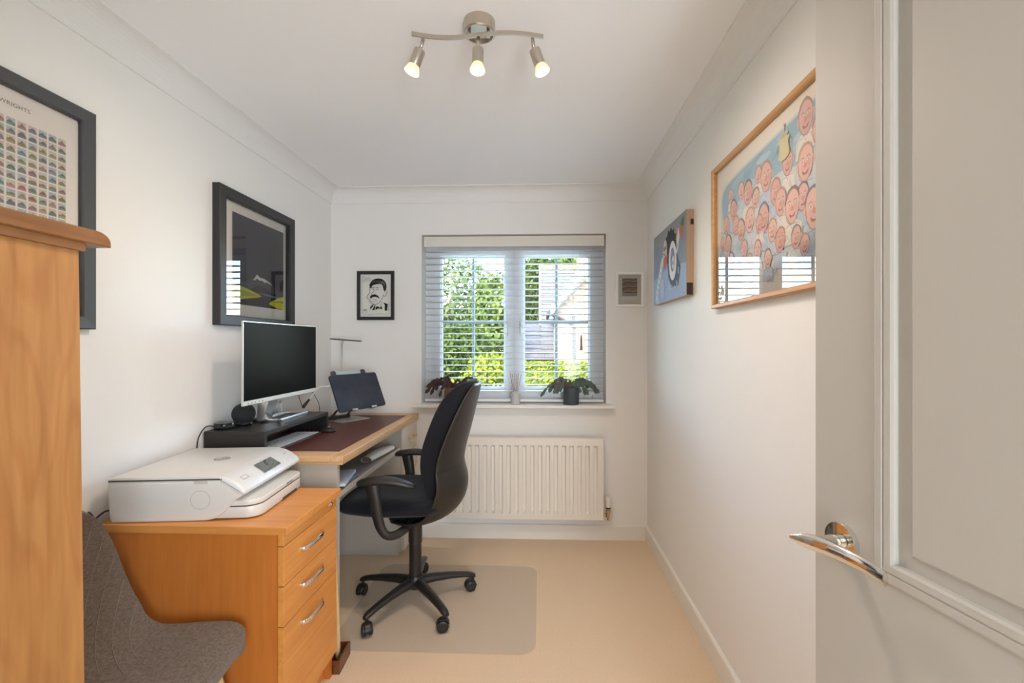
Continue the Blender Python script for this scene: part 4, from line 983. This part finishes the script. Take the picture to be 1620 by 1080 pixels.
p.poly(smoothpts([(40, 10), (70, 90), (120, 150), (170, 220), (215, 245), (228, 200), (190, 150), (140, 90), (115, 20)], 3), (.60, .62, .64))
for k in range(6): p.line([(65+22*k, 60+28*k), (100+22*k, 40+28*k), (118+22*k, 62+28*k)], 5, (.18, .20, .26))
p.poly([(170, 130), (240, 120), (270, 40), (200, 20), (150, 60)], (.42, .46, .60)); p.poly([(60, 0), (110, 50), (150, 0)], (.45, .52, .70))
p.line(smoothpts([(330, 55), (345, 85), (352, 52), (370, 80), (380, 50), (405, 72), (430, 52), (452, 66), (478, 50)], 3), 3, (.62, .64, .70))
for k in range(4): p.ell(500+30*(k % 3), 70+60*k, 14, 20, (.30, .34, .44), 0, 9, 2)
p.done('canvas_print', cv, M['canvas'])
mk_ = mat('dark_canvas_wrap', (.05, .03, .025), .8)
obj('edge_mark', B(XR-.033, XR-.006, 2.0705, 2.0725, 1.505, 1.560), mk_, cv); obj('edge_mark', B(XR-.016, XR-.002, 2.0705, 2.0725, 1.825, 1.850), mk_, cv)
# 6: group caricature in oak frame, right wall
O = Vector((XR, 1.800, 1.418)); w, h, fw = .820, .545, .017
t6 = picture('framed_crowd_caricature', 'large oak framed watercolour of caricatured sportsmen on right wall', None, O, U, V, N, w, h, fw, .027, wood('light_oak_frame', (.50, .26, .10), (.62, .36, .16), (.56, .31, .13), 'y', .4, 5), mat('cream_mount', (.79, .76, .68), .8))
p = Print(O+N*.0078, U, V, N, .000003)
p.rect(14, 806, 14, 531, (.80, .77, .69))
p.poly(smoothpts([(60, 130), (52, 300), (60, 420), (110, 455), (250, 470), (400, 478), (560, 486), (700, 492), (752, 480), (762, 300), (756, 130), (600, 118), (400, 112), (200, 118)], 4), (.62, .68, .68))
p.poly(smoothpts([(70, 330), (62, 400), (100, 445), (250, 462), (400, 470), (560, 478), (700, 484), (745, 470), (750, 380), (640, 330), (480, 360), (300, 340), (180, 350)], 4), (.36, .52, .62))
for k in range(30):
    p.ell(R.uniform(80, 740), R.uniform(370, 465), R.uniform(20, 50), R.uniform(6, 14), R.choice([(.30, .48, .60), (.42, .58, .66), (.50, .62, .66)]), R.uniform(-.3, .3), 10, 2)
p.ell(700, 150, 60, 26, (.36, .50, .38), 0, 14, 4)
faces = [(105, 300, 28), (120, 225, 30), (165, 340, 30), (185, 280, 27), (100, 180, 24), (225, 255, 30), (150, 160, 26), (275, 365, 33), (290, 270, 34), (250, 180, 28), (330, 330, 26), (395, 375, 38), (380, 250, 38), (345, 160, 26), (450, 310, 31), (480, 270, 33), (515, 370, 30), (540, 240, 40), (480, 160, 30), (600, 335, 40), (600, 455, 38), (640, 205, 45), (690, 340, 38), (655, 400, 30), (560, 150, 26), (225, 390, 24), (345, 400, 22), (435, 200, 28), (590, 250, 30), (740, 250, 30), (700, 150, 34), (600, 120, 24), (410, 120, 24), (210, 120, 24), (290, 130, 25), (735, 410, 26), (355, 240, 24), (140, 400, 20), (70, 240, 20)]
faces.sort(key=lambda f: -f[1])
for fx, fy, r in faces:
    sk = R.choice([(.72, .52, .45), (.76, .56, .49), (.70, .47, .41), (.74, .52, .47)]); hr = R.choice([(.30, .24, .23), (.46, .32, .24), (.24, .25, .30), (.54, .42, .30), (.50, .36, .30)])
    ln = (.40, .28, .30); rot = R.uniform(-.2, .2)
    p.poly([(fx-r*1.3, fy-r*2.6), (fx-r*1.1, fy-r*1.3), (fx-r*.3, fy-r*.9), (fx+r*.3, fy-r*.9), (fx+r*1.1, fy-r*1.3), (fx+r*1.3, fy-r*2.6)], R.choice([(.74, .74, .70), (.60, .68, .74), (.76, .75, .68), (.52, .62, .70)]))
    for q in range(4):
        xx = fx+R.uniform(-1.1, 1.1)*r; yy = fy-r*R.uniform(1.4, 2.5); p.line([(xx, yy), (xx+R.uniform(-.5, .5)*r, yy-r*.5), (xx+R.uniform(-.6, .6)*r, yy-r*.8)], R.uniform(1.5, 4), R.choice([(.36, .46, .56), (.50, .56, .60), (.62, .45, .42)]))
    p.line([(fx-r*1.2, fy-r*2.4), (fx-r*.9, fy-r*1.3), (fx-r*.2, fy-r*1.2), (fx, fy-r*1.6), (fx+r*.2, fy-r*1.2), (fx+r*.9, fy-r*1.3)], 2, (.34, .38, .46))
    p.ell(fx, fy+r*.30, r*.92, r*1.12, hr, rot, 14, r*.05)
    p.ell(fx-r*.86, fy, r*.2, r*.3, sk); p.ell(fx+r*.86, fy, r*.2, r*.3, sk)
    p.ell(fx, fy, r*.86, r*1.24, ln, rot, 16); p.ell(fx, fy, r*.82, r*1.19, sk, rot, 16); p.ell(fx+r*.35, fy-r*.1, r*.3, r*.55, tuple(q*.86 for q in sk), rot, 10); p.ell(fx-r*.3, fy-r*.2, r*.22, r*.2, (.76, .46, .42), rot, 10); p.ell(fx, fy-r*.62, r*.52, r*.52, tuple(q*.93 for q in sk), 0, 12)
    for s in (-1, 1):
        p.ell(fx+s*r*.33, fy+r*.20, r*.17, r*.11, (.74, .72, .68)); p.ell(fx+s*r*.33, fy+r*.19, r*.07, r*.07, ln)
        p.line([(fx+s*r*.12, fy+r*.36), (fx+s*r*.34, fy+r*.46), (fx+s*r*.56, fy+r*.36)], r*.07, ln)
    p.line([(fx-r*.05, fy+r*.2), (fx-r*.16, fy-r*.18), (fx+r*.16, fy-r*.2)], r*.06, (.45, .25, .22)); p.ell(fx, fy-r*.12, r*.17, r*.17, (.66, .33, .28))
    p.poly([(fx-r*.40, fy-r*.42), (fx, fy-r*.5), (fx+r*.40, fy-r*.42), (fx+r*.22, fy-r*.72), (fx-r*.22, fy-r*.72)], (.40, .18, .18)); p.poly([(fx-r*.34, fy-r*.45), (fx, fy-r*.52), (fx+r*.34, fy-r*.45), (fx, fy-r*.60)], (.78, .76, .72))
    p.line([(fx-r*.8, fy+r*.1), (fx-r*.72, fy-r*.5), (fx-r*.35, fy-r*1.05), (fx, fy-r*1.18), (fx+r*.35, fy-r*1.05), (fx+r*.72, fy-r*.5), (fx+r*.8, fy+r*.1)], r*.055, ln)
# the trophy
G_ = (.66, .62, .42)
p.poly([(470, 395), (478, 430), (470, 445), (500, 452), (530, 445), (522, 430), (530, 395), (512, 385), (488, 385)], G_); p.ell(500, 455, 22, 7, (.58, .54, .34)); p.line([(500, 458), (500, 482)], 5, G_); p.ell(500, 484, 5, 5, G_)
p.line([(472, 440), (458, 425), (472, 405)], 3, (.45, .42, .28)); p.line([(528, 440), (542, 425), (528, 405)], 3, (.45, .42, .28)); p.line([(480, 440), (478, 395)], 2, (.40, .38, .26)); p.line([(520, 440), (522, 395)], 2, (.40, .38, .26))
p.done('watercolour', t6); pglass(t6, O, U, V, N, w, h, fw, .013)

# ------------------------------------------------------------------ things on the window sill
SZ = WZ0+.010
def cactus(name, label, cx, cy, pot_r, pot_h, mp, ml, n, seed, spread):
    rr = random.Random(seed); t_ = thing(name, label, 'plant', (cx, cy, SZ))
    obj('pot', lathe([(0, 0), (pot_r*.93, 0), (pot_r*.97, .004), (pot_r, pot_h*.5), (pot_r*.99, pot_h), (pot_r*.90, pot_h), (pot_r*.90, pot_h-.012), (0, pot_h-.012)], (cx, cy, SZ), 32), mp, t_, angle=35)
    obj('soil', lathe([(pot_r*.9, pot_h-.011), (0, pot_h-.008)], (cx, cy, SZ), 16), M['soil'], t_)
    for k in range(n):
        a = 2*pi*k/n+rr.uniform(-.3, .3); reach = spread*rr.uniform(.55, 1.1); bm = NB(); hgt = rr.uniform(.5, 1.0)
        ns = rr.choice([4, 5, 5, 6]); P0 = None; ax = cos(a)*1.25; ay = max(-.36, min(.36, sin(a)))*.42
        for j in range(ns):
            def at(t):
                return Vector((cx+ax*(pot_r*.4+reach*t), cy+ay*(pot_r+reach*t*.5), SZ+pot_h-.01+.085*hgt*sin(min(1, t*1.0)*pi*.80)*1.1-.045*t*t*rr_k))
            rr_k = rr_ks[k % len(rr_ks)]
            a0, a1 = at(j/ns), at((j+1)/ns); dv = (a1-a0); L = dv.length; dv.normalize()
            sd_ = dv.cross(Vector((0, 1, 0)));
            if sd_.length < .1: sd_ = Vector((1, 0, 0))
            sd_.normalize(); nn = dv.cross(sd_).normalized(); w_ = .0105
            sh = [(0, .25), (.2, .75), (.45, .8), (.6, 1.05), (.8, .85), (1.0, .45), (1.02, 0)]
            top = [a0+dv*L*s+sd_*w_*q for s, q in sh]; bot_ = [a0+dv*L*s-sd_*w_*q for s, q in sh[:-1]]
            loop = top+bot_[::-1]
            A = [bm.verts.new(v+nn*.0016) for v in loop]; Bq = [bm.verts.new(v-nn*.0016) for v in loop]
            bm.faces.new(A); bm.faces.new(Bq[::-1])
            for q in range(len(A)): bm.faces.new((A[q], Bq[q], Bq[(q+1) % len(A)], A[(q+1) % len(A)]))
        obj('stem', bm, ml if not isinstance(ml, list) else rr.choice(ml), t_)
    return t_
rr_ks = [.6, 1.5, 1.0, 1.9, .8, 1.3]
cactus('potted_cactus', 'green trailing cactus in slate grey pot on right end of sill', .206, 2.939, .053, .110, M['potg'], [M['leafg'], M['leafg'], M['leafg'], M['leafp']], 30, 3, .125)
cactus('potted_cactus', 'purple-brown trailing cactus on left of sill behind office chair', -.575, 2.940, .050, .110, mat('terracotta_pot', (.20, .085, .045), .7), [M['leafp'], M['leafp'], M['leafp']], 22, 5, .13)
rdf = thing('reed_diffuser', 'pale ceramic reed diffuser with six reeds on middle of sill', 'diffuser', (-.157, 2.94, SZ))
obj('bottle', lathe([(0, 0), (.027, 0), (.030, .004), (.030, .062), (.027, .072), (.014, .080), (.013, .090), (.009, .090), (.009, .08), (0, .078)], (-.157, 2.94, SZ), 28), M['ceramic'], rdf, angle=35)
for k, (dx, dy) in enumerate(((-.036, .0), (-.022, .008), (-.008, -.012), (.006, .012), (.022, -.005), (.038, .004))):
    obj('reed', T([(-.157+dx*.1, 2.94+dy*.2, SZ+.03), (-.157+dx, 2.94+dy, SZ+.205-.01*(k % 2))], .0019, 6), M['reed'], rdf)

# ------------------------------------------------------------------ outside
GZ = -2.60
M['grass'] = mat('lawn', (.10, .17, .03), .9, c2=(.16, .24, .05), nscale=3)
M['slate'] = mat('slate_tiles', (.050, .052, .058), .8, c2=(.070, .072, .078), nscale=4, spec=.1)
M['ridge'] = mat('terracotta_ridge', (.1840, .0880, .0480), .7, spec=.1)
M['brick'] = mat('pale_red_brick', (.1360, .0760, .0560), .85, c2=(.1840, .1200, .0920), nscale=9, spec=.1)
M['mortar'] = mat('pale_mortar', (.1600, .1440, .1240), .9, spec=.1)
M['verge'] = mat('white_bargeboard', (.28, .275, .27), .5, spec=.1)
M['gutter'] = mat('black_gutter', (.015, .014, .014), .5, spec=.2)
M['bark'] = mat('bark', (.10, .07, .05), .9)
def leafmat(name, a, b):
    m = bpy.data.materials.new(name); m.use_nodes = True; nt = m.node_tree; bs = nt.nodes['Principled BSDF']
    at_ = nt.nodes.new('ShaderNodeAttribute'); at_.attribute_name = 'ink'; rp = nt.nodes.new('ShaderNodeValToRGB')
    rp.color_ramp.elements[0].color = lin(a); rp.color_ramp.elements[1].color = lin(b); nt.links.new(at_.outputs['Fac'], rp.inputs[0])
    nt.links.new(rp.outputs[0], bs.inputs['Base Color']); bs.inputs['Roughness'].default_value = .8; bs.inputs['Specular IOR Level'].default_value = .1
    tl = nt.nodes.new('ShaderNodeBsdfTranslucent'); nt.links.new(rp.outputs[0], tl.inputs[0]); mx = nt.nodes.new('ShaderNodeMixShader'); mx.inputs[0].default_value = .35
    nt.links.new(bs.outputs[0], mx.inputs[1]); nt.links.new(tl.outputs[0], mx.inputs[2]); nt.links.new(mx.outputs[0], nt.nodes['Material Output'].inputs[0]); return m
M['lf1'] = leafmat('dark_green_leaves', (.0075, .0165, .0037), (.0525, .0750, .0150))
M['lf2'] = leafmat('mid_green_leaves', (.0150, .0315, .0053), (.0863, .1162, .0225))
M['lf3'] = leafmat('bright_yellow_green_leaves', (.0338, .0638, .0045), (.1500, .1650, .0150))
M['lf4'] = leafmat('pale_blossom_leaves', (.0525, .0750, .0225), (.2250, .2025, .1425))
M['lf5'] = leafmat('grey_green_leaves', (.0263, .0465, .0150), (.1050, .1312, .0562))
def foliage(parent, blobs, n, size, m, seed):
    rr = random.Random(seed); verts = []; faces = []; cols = []
    tot = sum(b[3]*b[4]*b[5] for b in blobs)**1.0
    o = ORG[parent.name]
    for b in blobs:
        cx, cy, cz, rx, ry, rz = b
        for _ in range(int(n*(rx*ry*rz)/tot)):
            while True:
                d = Vector((rr.gauss(0, 1), rr.gauss(0, 1), rr.gauss(0, 1)))
                if d.length > .1: break
            d.normalize(); q = rr.uniform(.70, 1.04)*(1+.12*sin(d.x*7+cx)*sin(d.z*6+cz)*sin(d.y*5))
            c = Vector((cx+d.x*rx*q, cy+d.y*ry*q, cz+d.z*rz*q))-o
            u = (d+Vector((rr.gauss(0, .7), rr.gauss(0, .7), rr.gauss(0, .7)))).normalized(); a = u.orthogonal().normalized()
            a = (a*cos(rr.random()*6.28)+u.cross(a)*sin(rr.random()*6.28)).normalized(); bb = u.cross(a)
            s = size*rr.uniform(.6, 1.3); i = len(verts)
            verts += [c-a*s, c+bb*s*.55, c+a*s, c-bb*s*.55]; faces.append((i, i+1, i+2, i+3)); cols.append(rr.random())
    me = bpy.data.meshes.new('foliage'); me.from_pydata([tuple(v) for v in verts], [], faces)
    at_ = me.color_attributes.new('ink', 'FLOAT_COLOR', 'POINT')
    buf = []
    for c in cols: buf += [c, c, c, 1]*4
    at_.data.foreach_set('color', buf); me.materials.append(m)
    ob = bpy.data.objects.new('foliage', me); COL.objects.link(ob); ob.parent = parent; ORG[ob.name] = o
    ob['kind'] = 'stuff'
    return ob
def tree(name, label, cat, x, y, blobs, n, size, m, seed, trunk=True, group=None):
    t_ = thing(name, label, cat, (x, y, GZ), group=group)
    zc = blobs[0][2]
    bm = NB(); tube(bm, [(x, y, GZ), (x+.05, y, GZ+(zc-GZ)*.5), (x, y, zc)], [.16, .12, .06], 8)
    for b in blobs[1:5]: tube(bm, [(x+.02, y, GZ+(zc-GZ)*.6), (b[0], b[1], b[2])], [.07, .03], 6)
    obj('trunk', bm, M['bark'], t_, smooth=True)
    foliage(t_, blobs, n, size, m, seed); return t_
g_ = B(-30, 30, YB+.6, 60, GZ-.2, GZ); struct('ground_outside', g_, M['grass'])
# sizes follow from the pixel scale: one metre is 710/depth px
tree('tall_tree', 'tall pale green tree at far left beyond the window', 'tree', -3.4, 17, [(-3.4, 17, 3.0, 1.9, 1.6, 1.7), (-2.6, 17.2, 1.6, 1.5, 1.4, 1.5), (-4.3, 17, 1.5, 1.5, 1.4, 1.6), (-3.2, 17, .2, 1.6, 1.4, 1.4)], 9000, .11, M['lf5'], 1)
tree('round_tree', 'bushy green tree behind the left window pane centre bar', 'tree', -1.5, 14, [(-1.4, 14, 2.4, .75, .7, 1.1), (-1.65, 14, 1.2, .9, .8, 1.1), (-1.25, 14, 1.3, .6, .6, 1.1), (-1.3, 14, .2, .9, .8, .9)], 8000, .085, M['lf2'], 2)
tree('slender_tree', 'tall mid green tree left of the slate roofed house', 'tree', -.2, 19.2, [(-.20, 19.2, 3.7, .85, .8, 1.5), (-.15, 19.2, 2.3, .75, .8, 1.1), (-.5, 19.2, 1.2, .5, .6, .8)], 7000, .085, M['lf1'], 3)
tree('tree_behind_roof', 'green tree whose crown shows above the slate roof ridge', 'tree', 1.3, 21, [(1.0, 21, 4.4, 1.5, 1.0, 1.1), (2.4, 21, 4.6, 1.4, 1.0, 1.1), (.1, 21, 4.2, 1.0, 1.0, 1.1)], 5000, .12, M['lf2'], 4)
tree('dark_shrub', 'large dark green shrub at left of the garden', 'shrub', -2.6, 11, [(-2.5, 11, .9, .95, .9, .95), (-1.85, 11.3, 1.0, .7, .8, .8), (-3.1, 11, .6, .8, .8, 1.0), (-2.2, 11, -.1, .9, .8, 1.0)], 8000, .065, M['lf1'], 5)
tree('bright_shrub', 'bright yellow-green shrub low behind the left window pane', 'shrub', -1.15, 9.2, [(-1.0, 9.2, .65, .55, .5, .42), (-1.35, 9.2, .25, .6, .5, .40), (-.75, 9.3, .1, .5, .5, .5), (-1.1, 9.2, -.3, .7, .5, .5)], 8000, .045, M['lf3'], 6)
tree('pale_flowering_shrub', 'pale cream flowering shrub along the bottom left pane', 'shrub', -1.2, 7.0, [(-1.35, 7, .40, .42, .4, .26), (-.95, 7, .36, .40, .4, .26), (-.60, 7.1, .38, .38, .4, .26), (-1.7, 7, .38, .40, .4, .30), (-1.1, 7, .0, .8, .4, .4)], 9000, .034, M['lf4'], 7)
hg = thing('clipped_hedge', 'clipped bright yellow-green hedge below the slate roof', 'hedge', (.5, 8, GZ))
obj('hedge_core', B(-.42, 1.9, 7.75, 8.35, GZ, .86, .05), mat('hedge_inside', (.04, .06, .015), .9), hg)
def hedge_leaves(x0, x1, y0, y1, z0, z1, n, size, m, seed):
    rr = random.Random(seed); verts = []; faces = []; buf = []; o = ORG[hg.name]
    for i in range(n):
        f = rr.random(); x = rr.uniform(x0, x1)
        if f < .60: c = Vector((x, y0+rr.uniform(-.05, .05), rr.uniform(z0, z1))); d = Vector((0, -1, .3))
        elif f < .92: c = Vector((x, rr.uniform(y0, y1), z1+rr.uniform(-.06, .04))); d = Vector((0, -.1, 1))
        else: c = Vector((x0+rr.uniform(-.05, .05), rr.uniform(y0, y1), rr.uniform(z0, z1))); d = Vector((-1, 0, .3))
        u = (d+Vector((rr.gauss(0, .6), rr.gauss(0, .6), rr.gauss(0, .6)))).normalized(); a = u.orthogonal().normalized(); b = u.cross(a); s = size*rr.uniform(.6, 1.3)
        c -= o; k = len(verts); verts += [c-a*s, c+b*s*.55, c+a*s, c-b*s*.55]; faces.append((k, k+1, k+2, k+3)); q = rr.random(); buf += [q, q, q, 1]*4
    me = bpy.data.meshes.new('hedge_leaves'); me.from_pydata([tuple(v) for v in verts], [], faces)
    me.color_attributes.new('ink', 'FLOAT_COLOR', 'POINT').data.foreach_set('color', buf); me.materials.append(m)
    ob = bpy.data.objects.new('foliage', me); COL.objects.link(ob); ob.parent = hg; ob['kind'] = 'stuff'
hedge_leaves(-.42, 1.9, 7.75, 8.35, -.2, .92, 14000, .032, M['lf3'], 9)
# garage wing with a slate roof facing the window, brick gable in front at the right
hs = thing('brick_house', 'neighbouring brick house with grey slate roofs and white bargeboard', 'house', (1.5, 15.5, GZ))
E0 = Vector((.06, 14.6, .80)); RG = Vector((.06, 18.2, 4.62))     # eaves and ridge at the left end
def slope_rows(x0, x1, e, r, nrow, nm):
    """courses of slates, each course one lapped strip"""
    ey, ez = e; ry_, rz = r; dy, dz = (ry_-ey)/nrow, (rz-ez)/nrow; L = math.hypot(dy, dz); ny, nz = -dz/L, dy/L
    first = None
    for i in range(nrow):
        y, z = ey+dy*i, ez+dz*i
        if first is None:
            bm = NB(); w = .30
            rows = [[Vector((x, y+ny*a+dy*b, z+nz*a+dz*b)) for x in (x0, x1)] for a, b in ((0, 0), (.035, 0), (.006, 1.08), (0, 1.08))]
            grid_loft(rows, close=False, bm=bm); first = obj('slate_course', bm, M['slate'], hs)
        else: inst(first, 'slate_course', (0, dy*i, dz*i))
slope_rows(.06, 4.2, (14.6, .80), (18.2, 4.36), 24, 'a')
slope_rows(-.62, .16, (14.5, .80), (16.2, 2.02), 8, 'b')
obj('roof_underlay', prism([(14.62, .76), (18.2, 4.32), (18.3, .76)], 'x', .09, 4.2), M['slate'], hs)
obj('low_roof_underlay', prism([(14.52, .76), (16.2, 1.98), (16.25, .76)], 'x', -.61, .14), M['slate'], hs)
bm = NB(); tube(bm, [(.0, 18.2, 4.37), (4.2, 18.2, 4.37)], .10, 8); rt = obj('ridge_tiles', bm, M['ridge'], hs)
bm = NB(); tube(bm, [(-.64, 16.2, 2.04), (.16, 16.2, 2.04)], .085, 8); obj('ridge_tiles', bm, M['ridge'], hs)
obj('verge_board', prism([(15.85, 1.94), (15.85, 2.10), (18.2, 4.42), (18.2, 4.26)], 'x', -.02, .06), M['verge'], hs)
bm = NB(); tube(bm, [(-.66, 14.44, .79), (.66, 14.44, .79)], .06, 8); obj('gutter', bm, M['gutter'], hs)
obj('house_wall', B(-.58, 4.2, 14.7, 14.9, GZ, .78), M['brick'], hs)
# gable wing nearer: brick face with sloping white bargeboard rising to the right
GY = 12.6
gx0 = .46
gab = [(gx0, GZ), (gx0, 2.23), (2.4, 4.27), (2.4, GZ)]
obj('gable_wall', prism(gab, 'y', GY, GY+2.0), M['mortar'], hs)
bw, bh = .225, .075; first = None; cnt = 0
for r_ in range(46):
    z = .50+r_*(bh+.010)
    for c_ in range(6):
        x = gx0+.005+c_*(bw+.010)-(.117 if r_ % 2 else 0)
        xa, xb = max(x, gx0+.002), x+bw
        if z+bh > 2.23+(xa-gx0)*1.0515 or xb-xa < .06 or cnt >= 290: continue
        cnt += 1
        if xa == x and first is not None:
            inst(first, 'brick', (x-fx_, R.uniform(-.003, .003), z-fz_))
        else:
            o = obj('brick', B(xa, xb, GY-.018, GY+.02, z, z+bh), M['brick'], hs)
            if xa == x and first is None: first = o; fx_, fz_ = x, z
obj('bargeboard', prism([(gx0-.16, 2.06), (gx0-.16, 2.24), (2.4, 4.93), (2.4, 4.55)], 'y', GY-.30, GY-.26), M['verge'], hs)
obj('soffit', prism([(gx0-.16, 2.10), (gx0-.16, 2.13), (2.4, 4.83), (2.4, 4.80)], 'y', GY-.26, GY), M['verge'], hs)
obj('gable_roof', prism([(gx0-.20, 2.18), (gx0-.20, 2.28), (2.4, 5.02), (2.4, 4.92)], 'y', GY-.32, GY+3), M['slate'], hs)
bm = NB(); tube(bm, [(gx0-.20, GY-.32, 2.14), (gx0-.20, GY+2.2, 2.14)], .055, 8); obj('gutter', bm, M['gutter'], hs)
bm = NB(); tube(bm, smoothpts([(gx0-.16, GY-.22, 2.12), (gx0+.12, GY-.10, 1.98), (gx0+.42, GY-.06, 1.84), (gx0+.50, GY-.05, 1.70), (gx0+.50, GY-.05, GZ)], 3), .045, 8); obj('downpipe', bm, M['gutter'], hs, smooth=True)
ck = obj('chimney', B(1.55, 2.5, 18.0, 18.8, 4.2, 6.2), M['brick'], hs)
